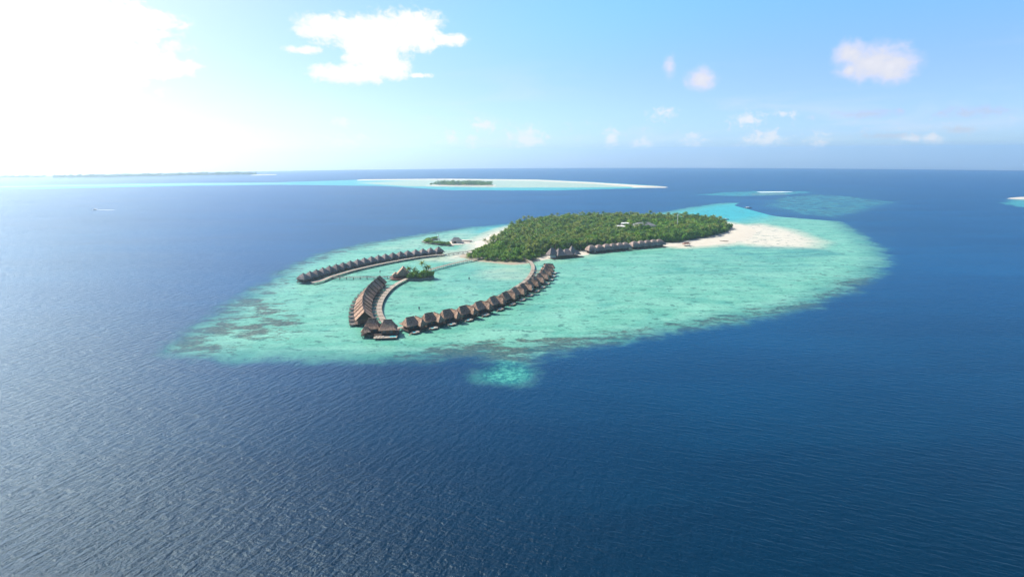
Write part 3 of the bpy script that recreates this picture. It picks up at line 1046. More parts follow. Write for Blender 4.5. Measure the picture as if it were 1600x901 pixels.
def scatter(poly, dmin, inset, n_try=60000):
    P = np.array(poly)
    x = rng.uniform(P[:, 0].min(), P[:, 0].max(), n_try)
    y = rng.uniform(P[:, 1].min(), P[:, 1].max(), n_try)
    ok = sdf(poly, x, y) > inset
    x, y = x[ok], y[ok]
    cell, grid, out = dmin, {}, []
    for a, b_ in zip(x, y):
        i, j = int(a // cell), int(b_ // cell)
        if any((a - p) ** 2 + (b_ - q) ** 2 < dmin * dmin for di in (-1, 0, 1) for dj in (-1, 0, 1) for p, q in grid.get((i + di, j + dj), ())):
            continue
        grid.setdefault((i, j), []).append((a, b_))
        out.append((a, b_))
    return np.array(out)


CLEAR = [(*at(967, 355, 6), 15), (*at(977, 350, 6), 11), (*at(1006, 353, 6), 21), (*at(1117, 352, 5), 7), (*at(1063, 345, 5), 5)]


def clear(x, y, k=1.0):
    return all((x - a) ** 2 + (y - b_) ** 2 > (r_ * k) ** 2 for a, b_, r_ in CLEAR)


pal = [p for p in scatter(TREES, 3.9, 3.0) if clear(*p)]
# palms thin out among the broadleaf trees along the near shore and on the right
BROAD = PX([(727, 404), (760, 411), (830, 411), (840, 402), (800, 396), (762, 392)])
BROAD2 = PX([(960, 366), (1010, 352), (1100, 352), (1130, 360), (1060, 378), (985, 382)])
PA = np.array(pal)
bd = np.maximum(sdf(BROAD, PA[:, 0], PA[:, 1]) / 8, sdf(BROAD2, PA[:, 0], PA[:, 1]) / 14)
keep = rng.random(len(PA)) > np.clip(0.5 + bd * 0.4, 0.08, 0.86)
back = sdf(TREES, PA[:, 0], PA[:, 1])
PA = PA[keep]
PA = np.array([p for p in PA if not (800 + F * p[0] / (p[1] * math.cos(PITCH)) < 785 and p[1] < 655)])
order = np.argsort(np.hypot(PA[:, 0], PA[:, 1]))
PA = PA[order]


def px_of(x, y):
    """roughly where along the shore a tree stands, as a photo column"""
    return 800 + F * x / (y * math.cos(PITCH) + 1e-6)


def palm_label(x, y):
    c = px_of(x, y)
    if c < 800: s = 'coconut palm near the white beach at the left end of the forested island'
    elif c < 860: s = 'coconut palm behind the bright shrubs where the boardwalk lands'
    elif c < 918: s = 'coconut palm rising behind the grey thatched beach restaurant'
    elif c < 980: s = 'coconut palm behind the nearer beach villas'
    elif c < 1040: s = 'coconut palm behind the farther beach villas'
    else: s = 'coconut palm at the right end of the forest above the sand spit'
    return s


def zone_group(x, y, kind):
    c = px_of(x, y)
    z = 'left beach' if c < 800 else 'boardwalk landing' if c < 860 else 'beach restaurant' if c < 918 else 'nearer beach villas' if c < 980 else 'farther beach villas' if c < 1040 else 'right tip'
    return f'{kind} by the {z}'


GZ = lambda x, y: ground_z(x, y)
for x, y in PA[:285]:
    put_palm(x, y, GZ(x, y), random.randrange(7), random.uniform(0, 6.28), random.uniform(0.58, 0.98), palm_label(x, y), zone_group(x, y, 'coconut palms'))


def mass(name, label, pts, meshes, mat, mats_scale, cat, bark=None):
    VS, FS, TN, off = [], [], [], 0
    for x, y in pts:
        k = rng.integers(len(meshes))
        v_, f_ = meshes[k]
        a, s = rng.uniform(0, 6.28), rng.uniform(*mats_scale)
        c_, s_ = math.cos(a), math.sin(a)
        q = np.empty_like(v_)
        q[:, 0] = (v_[:, 0] * c_ - v_[:, 1] * s_) * s + x
        q[:, 1] = (v_[:, 0] * s_ + v_[:, 1] * c_) * s + y
        q[:, 2] = v_[:, 2] * s + zc(x, y) + 1.2
        VS.append(q); FS.append(f_ + off); off += len(v_)
        TN.append(np.full(len(v_), rng.random()))
    o = raw_mesh(name, np.concatenate(VS), np.concatenate(FS), mat, {'tint': np.concatenate(TN)})
    return tag(o, label, cat, kind='stuff')


pm = []
for k in range(7):
    v_ = np.array(PC[k].v) + np.array(PT[k][1])
    f_ = np.array(PC[k].f)
    # a slim four-sided trunk joins the crown
    tx, ty, tz = PT[k][1]
    tv_ = np.array([(dx * 0.2 + ox, dy * 0.2 + oy, zz) for ox, oy, zz in ((0, 0, 0), (tx, ty, tz)) for dx, dy in ((-1, -1), (1, -1), (1, 1), (-1, 1))])
    tf_ = np.array([(i, (i + 1) % 4, 4 + (i + 1) % 4, 4 + i) for i in range(4)]) + len(v_)
    pm.append((np.concatenate([v_, tv_]), np.concatenate([f_, tf_])))
mass('palm_grove', 'dense mass of coconut palms covering the middle of the island', PA[285:], pm, M['palm_all'], (0.58, 1.0), 'palm grove')

lv = [p for p in scatter(TREES, 4.1, 0.5) if clear(*p, 0.9)]
LA = np.array(lv)
LA = LA[np.argsort(np.hypot(LA[:, 0], LA[:, 1]))]
bd = np.maximum(sdf(BROAD, LA[:, 0], LA[:, 1]), sdf(BROAD2, LA[:, 0], LA[:, 1]))
edge_ = sdf(TREES, LA[:, 0], LA[:, 1])
ind = np.zeros(len(LA), bool)
cand = np.where((edge_ < 16) | (bd > 0))[0]
ind[cand[:285]] = True
LLAB = {'left beach': 'leafy broadleaf tree on the left shore of the forested island', 'boardwalk landing': 'bright green broadleaf tree at the shore where the boardwalk lands',
        'beach restaurant': 'broadleaf tree close behind the grey thatched beach restaurant', 'nearer beach villas': 'broadleaf tree close behind the nearer beach villas',
        'farther beach villas': 'broadleaf tree close behind the farther beach villas', 'right tip': 'broadleaf tree lining the white beach at the right tip'}
for i in np.where(ind)[0]:
    x, y = LA[i]
    gname = zone_group(x, y, 'broadleaf trees')
    sc = random.uniform(0.75, 1.15) * (1.25 if bd[i] > 0 else 1.0)
    if edge_[i] < 5: sc *= 0.72
    if px_of(x, y) < 775: sc *= 0.92
    put_tree(x, y, GZ(x, y), random.randrange(5), random.uniform(0, 6.28), sc, LLAB[gname.split(' by the ')[1]], gname)
mass('undergrowth', 'dense broadleaf undergrowth filling the forest below the palms', LA[~ind], LC, M['leaf_all'], (0.85, 2.0), 'undergrowth')

# ------------------------------------------------------------------ buildings on the island


def beach_villa():
    e = empty('beach_villa', (0, 0, 0))
    MB().box(0, 0, 0.9, 9.4, 8.5, 0.3).build('platform', M['wood'], e)
    for sx in (-1, 1):
        for sy in (-1, 1):
            MB().bar((sx * 3.8, sy * 3.4, -1), (sx * 3.8, sy * 3.4, 0.9), 0.2).build('stilt', M['pile'], e)
    MB().box(0, 0.6, 1.2, 7.2, 6, 2.5).build('wall', M['redwood'], e)
    for k in (-1, 1):
        f = MB().box(k * 1.9, -2.44, 1.4, 2.2, 0.1, 1.9).build('window', M['wood'], e)
        MB().box(k * 1.9, -2.5, 1.5, 1.9, 0.06, 1.7).build('pane', M['glass'], f)
    hip_roof(MB(), 11.2, 10.0, 3.6, 5.6, 2.6, cy=0.4, flare=-0.4).build('roof', M['thatch_pale'], e)
    hip_roof(MB(), 5.4, 5.4, 3.0, 3.4, 0.8, cx=3.6, cy=-2.6, flare=-0.4).build('porch_roof', M['thatch_pale'], e)
    d = MB().box(1.0, -6.4, 0.75, 5.6, 4.2, 0.3).build('sun_deck', M['darkdeck'], e)
    for sx in (-1, 1):
        MB().bar((1 + sx * 2.3, -8, -1), (1 + sx * 2.3, -8, 0.75), 0.16).build('stilt', M['pile'], d)
    return e


bv = beach_villa()
bx = [(924, 388.5), (936, 387.6), (947.5, 386.4), (958, 385.5), (968, 384.6), (977, 383.8), (991, 382.2), (1001.5, 381.2), (1011.5, 380.4), (1021, 379.5), (1030, 378.9)]
row(bv, PX(bx, 5.0), ('pale thatched beach villa nearest the grey restaurant, first of the shore row', 'pale thatched beach villa, {} of the shore row from the restaurant',
                      'pale thatched beach villa at the shore row end beside the open sand'), 'thatched villas on the island shore', 1, 0.0)

e = empty('beach_restaurant', L(at(882, 401, 1.0)), R_(24))
tag(e, 'grey thatched restaurant with clustered roofs at the water edge of the island', 'restaurant')
MB().box(0, 0, 0.8, 34, 13, 0.35).build('platform', M['wood'], e)
for sx in np.linspace(-15, 15, 6):
    MB().bar((sx, -6, -1), (sx, -6, 0.8), 0.22).build('stilt', M['pile'], e)
MB().box(-14, 2.4, 1.15, 7, 6, 3.2).build('wall', M['cream'], e)
MB().box(1, 1, 1.15, 21, 8, 2.8).build('wall', M['redwood'], e)
for (x, y, a, b_, z, h, rd) in ((-13.5, 2.6, 10.5, 10, 4.6, 6.6, 3.0), (-6.0, 0.2, 11, 13, 3.9, 7.0, 2.2), (2.5, 0.6, 12, 13, 3.7, 5.6, 3.6), (10.2, 2.0, 9.5, 10, 3.9, 8.2, 0.6), (13.6, -1.5, 8, 8, 3.3, 4.0, 1.6)):
    hip_roof(MB(), a, b_, z, h, rd, cx=x, cy=y, flare=0.0).build('roof', M['thatch_grey'], e)
for sx in np.linspace(-9, 13, 7):
    MB().bar((sx, -5.6, 1.15), (sx, -5.6, 3.7), 0.14).build('post', M['wood'], e)
MB().box(15.5, -5.5, 0.5, 9, 5, 0.3).build('sun_deck', M['darkdeck'], e)

# overwater restaurant and palm islet
e = empty('overwater_restaurant', L(at(629, 432, 1.5)), R_(8))
tag(e, 'steep thatched restaurant on a red timber platform beside the palm islet', 'restaurant')
MB().prism([(-11, -5), (-7, -8), (6, -8), (9, -5), (9, 6), (-7, 6), (-11, 2)], 1.5, 1.85).build('platform', M['redwood'], e)
MB().prism([(-12.5, -6.5), (-7.5, -10), (3, -10), (4, -8.1), (-7.1, -8.1), (-11.1, -5.1)], 0.9, 1.2).build('terrace', M['redwood'], e)
for sx in (-9, -4, 1, 6):
    for sy in (-7, 4):
        MB().bar((sx, sy, -1.2), (sx, sy, 1.5), 0.2).build('stilt', M['pile'], e)
MB().box(0.8, -0.2, 1.85, 11, 8, 2.4).build('wall', M['redwood'], e)
gable_roof(MB(), 12.5, 13.0, 4.0, 6.6, 0.8, -0.2, 'y', 0.3, 1.5).build('roof', M['thatch'], e)
gable_roof(MB(), 6.0, 8.0, 3.4, 2.8, -6.2, -2.0, 'y', 0.25, 1.5).build('porch_roof', M['thatch'], e)

ic = at(655, 434, 1.0)
e = empty('palm_islet', L(ic), R_(10))
tag(e, 'small walled islet planted with shrubs and palms in the lagoon', 'islet')
pts = [(-13, -4), (-10, -7.5), (2, -8), (11, -5.5), (13.5, 1), (10, 6), (-3, 8), (-11, 5)]
MB().prism(pts, -1.2, 1.9).build('sea_wall', M['stone'], e)
MB().prism([(x * 0.93, y * 0.93) for x, y in pts], 1.9, 2.2).build('soil', M['soil'], e)
rz = R_(10)
SH = [(-9, -4.5), (-4.5, -5.8), (0, -6), (4.5, -5), (9, -3), (10.5, 0.8), (6.5, 2.8), (2, 4), (-3.5, 4.6), (-8, 2.4), (-1, -0.6), (4.5, -0.8), (-6, -1)]
for i, (x, y) in enumerate(SH):
    X_ = ic[0] + x * math.cos(rz) - y * math.sin(rz); Y_ = ic[1] + x * math.sin(rz) + y * math.cos(rz)
    put_tree(X_, Y_, 1.5, i % 5, i * 1.3, 1.05, 'dense bright green shrub on the walled palm islet', 'shrubs on the palm islet', 'shrub', False)
for i, (x, y, k, s, lb) in enumerate(((-9.5, 1, 6, 0.85, 'coconut palm at the restaurant side of the walled islet'), (-3.5, 2, 3, 0.7, 'shortest coconut palm in the middle of the walled islet'),
                                      (4.5, 2.5, 2, 0.88, 'tallest coconut palm on the walled islet'), (9, 1.5, 0, 0.8, 'coconut palm at the boardwalk side of the walled islet'),
                                      (6.3, -1, 3, 0.8, 'low coconut palm in front of the tallest on the walled islet'))):
    X_ = ic[0] + x * math.cos(rz) - y * math.sin(rz); Y_ = ic[1] + x * math.sin(rz) + y * math.cos(rz)
    put_palm(X_, Y_, 2.0, k, i * 1.1, s, lb, 'palms on the walled islet')

# planted breakwater, beacon, boathouse and pier of the little harbour
bw = [at(664, 378.0), at(672, 380.3), at(690, 382.6), at(704, 384.2)]
bw2 = [at(664, 377.6), at(672, 376.0), at(683, 374.0)]
bc = at(680, 379)
e = empty('breakwater', L(bc))
tag(e, 'hook shaped stone breakwater overgrown with low green bushes', 'breakwater')
st = MB()
for line in (bw, bw2):
    q = spline(line, 6.0)
    for i in range(len(q)):
        a = 0.2 * math.sin(i * 1.7)
        st.box(q[i][0] - bc[0], q[i][1] - bc[1], zc(*q[i]) - zc(*bc) - 1, 7.5, 9.0, 1.7 + 0.2 * math.sin(i * 2.3), a)
st.build('rock_bank', M['stone'], e)
cr = []
for line, m_ in ((bw, 1.0), (bw2, 0.8)):
    q = spline(line, 1.9)
    for i in range(len(q)):
        cr.append((q[i][0] + random.uniform(-2.2, 2.2), q[i][1] + random.uniform(-3.5, 3.5), m_))
VS, FS, TN, off = [], [], [], 0
for x, y, m_ in cr:
    v_, f_ = LC[random.randrange(5)]
    s = random.uniform(0.75, 1.0) * m_
    q = v_ * np.array([s * 1.15, s * 1.3, s * 0.7]) + np.array([x - bc[0], y - bc[1], zc(x, y) - zc(*bc) + 1.0])
    VS.append(q); FS.append(f_ + off); off += len(v_); TN.append(np.full(len(v_), random.random()))
hb = raw_mesh('bushes', np.concatenate(VS), np.concatenate(FS), M['leaf_all'], {'tint': np.concatenate(TN)})
hb.parent = e
hb['kind'] = 'stuff'
e = empty('beacon', L(at(685, 374.3, 1.0)))
tag(e, 'white harbour beacon post at the tip of the planted breakwater', 'beacon')
MB().bar((0, 0, -1), (0, 0, 6), 0.5, 8, 0.3).build('post', M['white'], e)
MB().bar((0, 0, 6), (0, 0, 7.2), 0.7, 8, 0.5).build('lantern', M['white'], e)
e = empty('boathouse', L(at(713, 378.5, 1.0)), R_(10))
tag(e, 'small dark roofed boathouse on a sand patch by the harbour', 'building')
MB().box(0, 0, 0.3, 12, 9, 3.4).build('wall', M['cream'], e)
MB().box(-2, -4.56, 0.5, 3, 0.1, 2.4).build('door', M['wood'], e)
hip_roof(MB(), 14, 11, 3.7, 3.6, 6).build('roof', M['greyroof'], e)
bar_o = bar_mesh('sand_patch', 'small sand patch under the harbour boathouse', PX([(702, 381), (708, 377), (722, 375), (735, 376), (730, 380), (712, 383)]), 0.5, 3.0)
e = empty('pier', L(at(724, 376.5, 1.0)))
tag(e, 'short dark timber pier beside the harbour boathouse', 'pier')
MB().box(0, 0, 1.0, 22, 5, 0.3).build('deck', M['darkdeck'], e)
for sx in (-9, -3, 3, 9):
    MB().bar((sx, -2, -1), (sx, -2, 1.0), 0.25).build('pile', M['pile'], e)

# roofs among the trees


def house(name, label, px, z, rz, sx, sy, wh, rh, roofm, ridge, cat='building', wallm='cream'):
    x, y = at(*px, z)
    e = empty(name, L((x, y), ground_z(x, y)), rz)
    tag(e, label, cat)
    MB().box(0, 0, -0.2, sx, sy, wh).build('wall', M[wallm], e)
    for k in np.linspace(-0.32, 0.32, 3):
        f = MB().box(sx * k, -sy / 2 - 0.03, wh * 0.4, sx * 0.16, 0.1, wh * 0.32).build('window', M['wood'], e)
        MB().box(sx * k, -sy / 2 - 0.09, wh * 0.42, sx * 0.13, 0.06, wh * 0.28).build('pane', M['glass'], f)
    hip_roof(MB(), sx + 1.6, sy + 1.6, wh - 0.2, rh, ridge, flare=0.02).build('roof', M[roofm], e)
    return e


house('service_building', 'larger flat white roof showing through the forest canopy', (967, 354.5), 9, R_(6), 15, 11, 9.0, 0.9, 'white', 8)
house('service_building', 'smaller white roof just behind the larger white one in the forest', (976, 350.6), 8, R_(6), 11, 8, 8.6, 0.9, 'white', 8)
house('great_hall', 'broad grey roofed hall half hidden in the forest', (1006, 352.5), 8, R_(4), 30, 18, 7.5, 4.2, 'greyroof', 14)
house('service_building', 'small pale roofed building near the right tip of the forest', (1117, 351.5), 7, R_(-10), 10, 8, 6.5, 1.6, 'white', 4)
x, y = at(1058, 356, 6)
e = empty('radio_mast', L((x, y), 1.2))
tag(e, 'tall pale radio mast standing out of the forest', 'mast')
tw = MB()
for a in range(3):
    tw.bar((1.0 * math.cos(a * 2.09), 1.0 * math.sin(a * 2.09), 0), (0.35 * math.cos(a * 2.09), 0.35 * math.sin(a * 2.09), 24), 0.09, 5)
for k in range(12):
    r0 = 1.0 - 0.65 * k / 12
    for a in range(3):
        tw.bar((r0 * math.cos(a * 2.09), r0 * math.sin(a * 2.09), k * 2), (r0 * math.cos(a * 2.09 + 2.09), r0 * math.sin(a * 2.09 + 2.09), k * 2 + 2), 0.05, 4)
tw.build('lattice', M['white'], e)
MB().box(0, 0, 22, 0.9, 0.9, 1.4).build('antenna', M['white'], e)

# ------------------------------------------------------------------ small things on beach and water
x, y = at(1072, 384.0)
e = empty('beach_shelter', L((x, y), 0.6), R_(15))
tag(e, 'low open thatched shelter on the white sand past the beach villas', 'shelter')
for sx in (-1, 1):
    for sy in (-1, 1):
        MB().bar((sx * 3.4, sy * 1.6, -0.3), (sx * 3.4, sy * 1.6, 2.2), 0.14).build('post', M['wood'], e)
hip_roof(MB(), 9, 5, 2.2, 1.5, 5).build('roof', M['redwood'], e)
x, y = at(1131, 378)
lg = MB()
lg.bar((-5, 0.6, 0.35), (0, 0, 0.45), 0.3, 7, 0.38); lg.bar((0, 0, 0.45), (4.5, -0.4, 0.4), 0.38, 7, 0.45)
lg.bar((4.3, -0.4, 0.4), (5.6, 0.5, 1.1), 0.2, 5, 0.06); lg.bar((4.3, -0.4, 0.4), (5.7, -1.2, 0.9), 0.2, 5, 0.06)
o = lg.build('driftwood_log', M['wood'])
o.location = L((x, y), ground_z(x, y)); o.rotation_euler = (0, 0, -0.2)
tag(o, 'dark driftwood log lying on the white beach', 'driftwood')


def boat(name, label, px, rz, ln, wd, hullm, cabin=True):
    e = empty(name, L(at(*px), 0.06), rz)
    tag(e, label, 'boat')
    n = 9
    vs = []
    for i in range(n):
        u = i / (n - 1)
        x = -ln / 2 + ln * u
        w = wd / 2 * (0.85 + 0.15 * math.sin(u * 3.1)) * (1 - max(0, (u - 0.55) / 0.45) ** 1.9)
        sh = 0.10 * ln * (0.75 + 0.6 * u * u)
        vs += [(x, -w, sh), (x, -w * 0.7, -0.4), (x, w * 0.7, -0.4), (x, w, sh), (x, w * 0.85, sh * 0.8), (x, -w * 0.85, sh * 0.8)]
    fs = []
    for i in range(n - 1):
        for k in range(6):
            fs.append((6 * i + k, 6 * i + (k + 1) % 6, 6 * i + 6 + (k + 1) % 6, 6 * i + 6 + k))
    fs += [(5, 4, 3, 2, 1, 0), tuple(6 * (n - 1) + k for k in range(6))]
    MB().add(vs, fs).build('hull', M[hullm], e)
    if cabin:
        c_ = MB().box(-ln * 0.08, 0, ln * 0.07, ln * 0.36, wd * 0.6, ln * 0.10).build('cabin', M['white'], e)
        MB().box(-ln * 0.08, 0, ln * 0.115, ln * 0.365, wd * 0.61, ln * 0.035).build('window', M['glass'], c_)
        MB().box(-ln * 0.1, 0, ln * 0.171, ln * 0.44, wd * 0.72, 0.15).build('canopy', M['white'], e)
        MB().bar((-ln * 0.1, 0, ln * 0.18), (-ln * 0.1, 0, ln * 0.3), 0.08, 5).build('mast', M['white'], e)
    return e


boat('speedboat', 'white speedboat trailing a wake on the open sea', (148, 328), R_(170), 12, 3.6, 'white')
boat('dive_boat', 'long dark boat with a white cabin moored over the bright cyan shallows', (1169, 325.5), R_(-5), 14, 4, 'hull')
boat('supply_boat', 'dark supply boat moored behind the right tip of the island', (1134, 343.5), R_(12), 11, 4, 'hull')
boat('dinghy', 'small open dinghy drawn up at the edge of the sand tip', (1152, 356), R_(40), 7, 2.4, 'hull', False)
w0 = at(150, 328)
wk = MB()
ws = []
for i in range(16):
    u = i / 15
    x = 6 + u * 95
    hw = 1.6 + u * 4.5
    ws += [(x, -hw - 0.6 * math.sin(i * 2.1), 0.10), (x, hw + 0.6 * math.sin(i * 1.3), 0.10)]
wk.add(ws, [(2 * i, 2 * i + 2, 2 * i + 3, 2 * i + 1) for i in range(15)])
o = wk.build('wake', M['foam'])
o.location = L(w0, 0.05); o.rotation_euler = (0, 0, R_(-10))
tag(o, 'white foam wake streaming behind the speedboat', 'wake', kind='stuff')

for px, lb in (((655, 484), 'dark marker post in the lagoon nearest the pale sun deck villas'), ((733, 437), 'dark marker post in the middle of the enclosed lagoon'),
               ((594, 426.5), 'dark marker post between the straight row and the footbridge')):
    e = empty('marker_post', L(at(*px)))
    tag(e, lb, 'marker post', 'marker posts in the lagoon')
    MB().bar((0, 0, -1.2), (0, 0, 2.4), 0.22, 7, 0.18).build('post', M['pile'], e)
    MB().bar((0, 0, 0.9), (0, 0, 2.6), 0.62, 8, 0.34).build('basket', M['hull'], e)

# ------------------------------------------------------------------ far wooded islands


def far_wood(name, label, poly, spacing, hgt, g=None):
    P = scatter(poly, spacing, 0.0, 20000)
    VS, FS, TN, off = [], [], [], 0
    for x, y in P:
        v_, f_ = LC[rng.integers(5)]
        sel = rng.permutation(len(f_))[:70]
        v_ = v_.reshape(-1, 4, 3)[sel].reshape(-1, 3)
        f_ = np.arange(len(v_)).reshape(-1, 4)
        s = hgt / 5.5 * rng.uniform(0.7, 1.2)
        q = v_ * np.array([s, s, s]) + np.array([x, y, zc(x, y) + 0.2])
        VS.append(q); FS.append(f_ + off); off += len(v_); TN.append(np.full(len(v_), rng.random()))
    o = raw_mesh(name, np.concatenate(VS), np.concatenate(FS), M['leaf_all'], {'tint': np.concatenate(TN)})
    return tag(o, label, 'wooded island', kind='stuff')


far_wood('distant_woods', 'small dark wooded islet on the distant reef', PX([(670, 289.6), (700, 290.3), (766, 290.6), (768, 289), (740, 287.3), (700, 288)]), 9.0, 13.0)
bar_mesh('islet_beach', 'thin pale beach around the distant wooded islet', PX([(664, 290.2), (700, 290.9), (770, 291.2), (775, 289), (740, 287.0), (690, 288)]), 0.8, 9.0)
far_wood('horizon_woods', 'long low wooded island near the horizon on the left', PX([(85, 278.9), (160, 278.2), (290, 275.6), (400, 273.6), (400, 273.0), (290, 275.0), (160, 277.5), (85, 278.4)]), 17.0, 20.0)
far_wood('horizon_islet', 'hazy low wooded islet close to the left edge of the horizon', PX([(-60, 279), (60, 278.4), (75, 277.9), (60, 277.8), (-60, 278.4)]), 34.0, 18.0)
bar_mesh('distant_sandbar', 'thin white sandbar at the end of the long wooded island', PX([(395, 274.2), (430, 273.3), (430, 272.9), (395, 273.6)]), 3.0, 20.0)

# ------------------------------------------------------------------ air
hz = MB().box(0, 0, -160, 19000, 19000, 160 + H + 40)
m = bpy.data.materials.new('haze_air')
m.use_nodes = True
t = NT(m.node_tree)
t.N.remove(t.N['Principled BSDF'])
pv = t.n('ShaderNodeVolumePrincipled')
pv.inputs['Color'].default_value = (0.74, 0.93, 1.0, 1)
pv.inputs['Density'].default_value = 0.00012
pv.inputs['Anisotropy'].default_value = 0.82
t.K.new(pv.outputs[0], t.N['Material Output'].inputs['Volume'])
hzo = hz.build('haze', m)
tag(hzo, 'thin pale sea haze over the whole scene', 'haze', kind='stuff')

# ------------------------------------------------------------------ sun and sky
sl = bpy.data.lights.new('sun', 'SUN')
sl.energy = 5.0
sl.angle = R_(0.53)
sl.color = (1.0, 0.95, 0.87)
so = bpy.data.objects.new('sun', sl)
COL.objects.link(so)
sd = Vector((math.sin(SUN_AZ) * math.cos(SUN_EL), math.cos(SUN_AZ) * math.cos(SUN_EL), math.sin(SUN_EL)))
so.rotation_euler = (-sd).to_track_quat('-Z', 'Y').to_euler()

W = bpy.data.worlds.new('World')
S.world = W
W.use_nodes = True
t = NT(W.node_tree)
bg = t.N['Background']
D = t.n('ShaderNodeTexCoord').outputs['Generated']
D = t.vm('NORMALIZE', D)
sp = t.n('ShaderNodeSeparateXYZ')
t.put(sp.inputs[0], D)
dx, dy, dz = sp.outputs
SKY_TINT, AUR = (0.545, 0.635, 0.94), (27.0, 0.28)
zz = t.m('MAXIMUM', t.m('ADD', dz, 0.030), 0.004)
cv = t.n('ShaderNodeCombineXYZ')
t.put(cv.inputs[0], dx); t.put(cv.inputs[1], dy); t.put(cv.inputs[2], zz)
sky = t.n('ShaderNodeTexSky', sky_type='NISHITA')
sky.sun_disc = False
sky.sun_elevation = SUN_EL
sky.sun_rotation = SUN_AZ
sky.altitude = 0
sky.air_density = 1.0
sky.dust_density = 1.0
sky.ozone_density = 3.0
t.put(sky.inputs[0], cv.outputs[0])
skyc = sky.outputs[0]
# the bright aureole of thin high haze round the sun, and the deeper blue away from it
sdv = t.n('ShaderNodeCombineXYZ')
for i_, v_ in enumerate(sd): sdv.inputs[i_].default_value = v_
dt_ = t.n('ShaderNodeVectorMath', operation='DOT_PRODUCT')
t.put(dt_.inputs[0], D); t.put(dt_.inputs[1], sdv.outputs[0])
cs = t.m('MAXIMUM', dt_.outputs['Value'], 0.0)
el0 = t.m('ARCSINE', dz)
tint = t.mix(t.ss(el0, R_(0.5), R_(5.0)), (0.52, 0.645, 0.88), SKY_TINT)
tint = t.mix(t.ss(el0, R_(5.0), R_(15.0)), tint, (0.53, 0.80, 0.98))
tint = t.mix(t.ss(cs, 0.35, 0.9), tint, (0.60, 0.575, 0.93))
skyc = t.mix(1.0, skyc, tint, 'MULTIPLY')
aur = t.m('ADD', t.m('MULTIPLY', t.m('POWER', cs, 18.0), AUR[0]), t.m('MULTIPLY', t.m('POWER', cs, 4.0), AUR[1]))
ac = t.n('ShaderNodeVectorMath', operation='SCALE')
ac.inputs[0].default_value = (1.0, 0.85, 0.72)
t.put(ac.inputs['Scale'], aur)
skyc = t.vm('ADD', skyc, ac.outputs[0])
# clouds: drawn by direction, at azimuth and height above the horizon
az = t.m('ARCTAN2', dx, dy)
el = t.m('ARCSINE', dz)


def azel(px, py):
    d = ray(px, py)
    return math.atan2(d.x, d.y), math.asin(d.z)


pv3 = t.n('ShaderNodeCombineXYZ')
t.put(pv3.inputs[0], az); t.put(pv3.inputs[1], t.m('MULTIPLY', el, 1.3))
Q = pv3.outputs[0]
n_big = t.noise(Q, 13.0, 8, 0.62, 0.3, '2D')
n_mid = t.noise(Q, 34.0, 7, 0.62, 0.3, '2D')
n_sm = t.noise(Q, 75.0, 6, 0.62, 0.3, '2D')


n_ed = t.m('ADD', t.m('MULTIPLY', n_mid, 0.6), t.m('MULTIPLY', n_sm, 0.4))


def blobs(lst):
    tot = None
    for px, py, rx, ry, k in lst:
        a, e_ = azel(px, py)
        u = t.m('MULTIPLY', t.m('SUBTRACT', az, a), F / rx)
        v_ = t.m('MULTIPLY', t.m('SUBTRACT', el, e_), F / ry)
        q = t.m('SUBTRACT', 1.0, t.m('SQRT', t.m('ADD', t.m('MULTIPLY', u, u), t.m('MULTIPLY', v_, v_))))
        q = t.m('ADD', t.m('MAXIMUM', q, -1.0), k - 1.0)
        tot = q if tot is None else t.m('MAXIMUM', tot, q)
    return tot


def cloud(c, lst, colr, noise_, soft_=(-0.1, 0.5), amp=2.0, opac=1.0, sh=None):
    d_ = t.m('ADD', blobs(lst), t.m('MULTIPLY', t.m('SUBTRACT', noise_, 0.5), amp))
    k = t.m('MULTIPLY', t.ss(d_, *soft_), opac)
    cc = colr
    if sh is not None:
        cc = t.mix(t.ss(d_, soft_[1] - 0.2, soft_[1] + 0.5), sh, colr)
    return t.mix(k, c, cc)


c = skyc
# low hazy band of small fair-weather cumulus
band = t.m('MULTIPLY', t.ss(el, R_(0.0), R_(1.2)), t.m('SUBTRACT', 1.0, t.ss(el, R_(2.2), R_(5.5))))
bk = t.ss(t.m('ADD', n_sm, t.m('MULTIPLY', t.m('SUBTRACT', band, 1.0), 0.35)), 0.54, 0.78)
c = t.mix(t.m('MULTIPLY', bk, 0.32), c, (3.2, 3.2, 3.4))
# thin veils
vs_ = t.noise(t.mapping(Q, rot=(0, 0, 0.12), scale=(0.45, 2.0, 1)), 9.0, 5, 0.6, 0.5, '2D')
veil = t.m('MULTIPLY', t.ss(vs_, 0.45, 0.8), t.m('SUBTRACT', 1.0, t.ss(el, R_(3), R_(10))))
c = t.mix(t.m('MULTIPLY', veil, 0.3), c, (3.2, 3.35, 3.5))
small = [(822, 216, 34, 19, 1), (756, 196, 26, 12, 0.9), (705, 215, 24, 14, 0.7), (738, 222, 15, 15, 0.7), (956, 216, 16, 17, 0.9), (1003, 224, 26, 14, 0.7), (1168, 187, 34, 13, 0.8),
         (1195, 217, 40, 17, 0.85), (1280, 221, 20, 15, 0.8), (1082, 220, 24, 15, 0.7), (1422, 215, 15, 11, 0.8), (1456, 217, 15, 11, 0.8), (530, 190, 24, 14, 0.7), (540, 222, 50, 16, 0.7), (1226, 178, 30, 9, 0.6), (1035, 178, 40, 15, 0.6)]
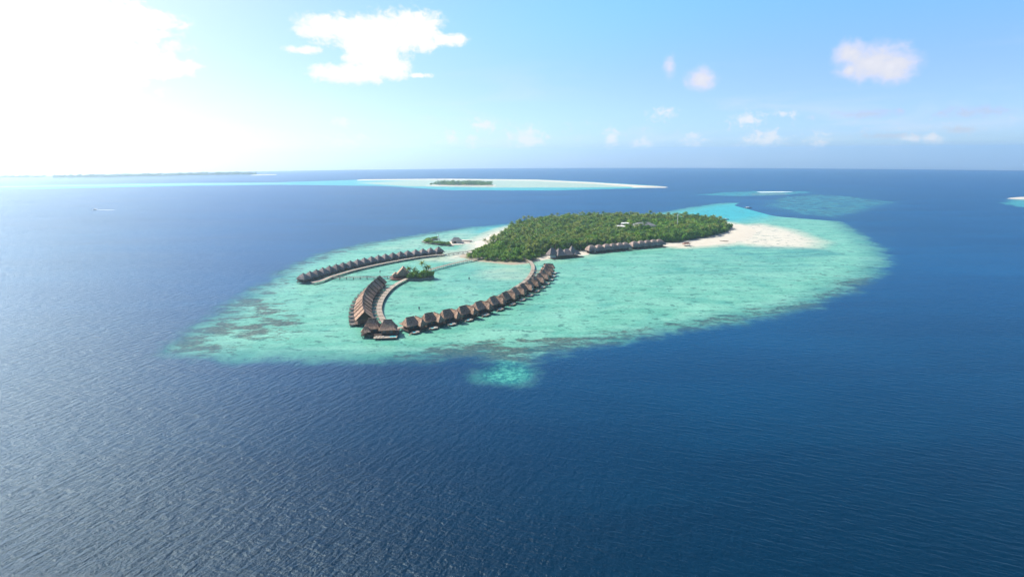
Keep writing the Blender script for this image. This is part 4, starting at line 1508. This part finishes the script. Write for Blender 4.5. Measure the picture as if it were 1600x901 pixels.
c = cloud(c, small, (3.7, 3.65, 3.65), n_sm, (-0.1, 0.85), 2.2, 0.75)
c = cloud(c, [(1366, 98, 50, 27, 1.0), (1330, 84, 25, 20, 1.0), (1394, 104, 36, 25, 1.0), (1328, 110, 18, 18, 0.8), (1096, 124, 26, 20, 0.95), (1046, 106, 18, 30, 0.6)], (3.75, 3.6, 3.6), n_ed, (-0.1, 0.75), 1.25, 0.88, (3.2, 3.15, 3.3))
c = cloud(c, [(590, 54, 92, 30, 1.0), (502, 42, 44, 18, 0.95), (645, 48, 54, 30, 1.0), (698, 62, 40, 13, 0.8), (585, 88, 46, 36, 1.0), (548, 115, 62, 15, 1.0), (610, 106, 32, 20, 0.95), (475, 78, 40, 8, 0.75), (655, 118, 26, 6, 0.6)],
          (4.6, 4.6, 4.5), n_ed, (-0.12, 0.42), 1.75, 1.0, (3.9, 4.0, 4.1))
c = cloud(c, [(40, 50, 140, 64, 1.0), (165, 24, 90, 18, 0.9), (40, 110, 120, 46, 1.0), (215, 102, 66, 17, 0.95), (0, 100, 120, 110, 1.0), (200, 50, 70, 9, 0.75)], (6.0, 5.9, 5.6), n_ed, (-0.2, 0.6), 1.5, 1.0)
c = cloud(c, [(1355, 178, 60, 8, 0.8), (1520, 175, 52, 9, 0.85), (1498, 203, 26, 6, 0.8), (1390, 212, 50, 6, 0.8)], (2.3, 2.4, 2.8), n_sm, (-0.1, 0.8), 1.8, 0.5)
t.put(bg.inputs[0], c)
bg.inputs[1].default_value = 0.105

S.view_settings.view_transform = 'Standard'
S.view_settings.look = 'None'
S.view_settings.gamma = 1.0
S.view_settings.use_curve_mapping = False
S.view_settings.exposure = 1.3
S.render.engine = 'CYCLES'
S.cycles.use_denoising = True
S.cycles.max_bounces = 5
S.cycles.diffuse_bounces = 2
S.cycles.glossy_bounces = 2
S.cycles.transmission_bounces = 2
S.cycles.volume_bounces = 1
S.cycles.caustics_reflective = False
S.cycles.caustics_refractive = False
S.render.resolution_x, S.render.resolution_y = 1024, 576
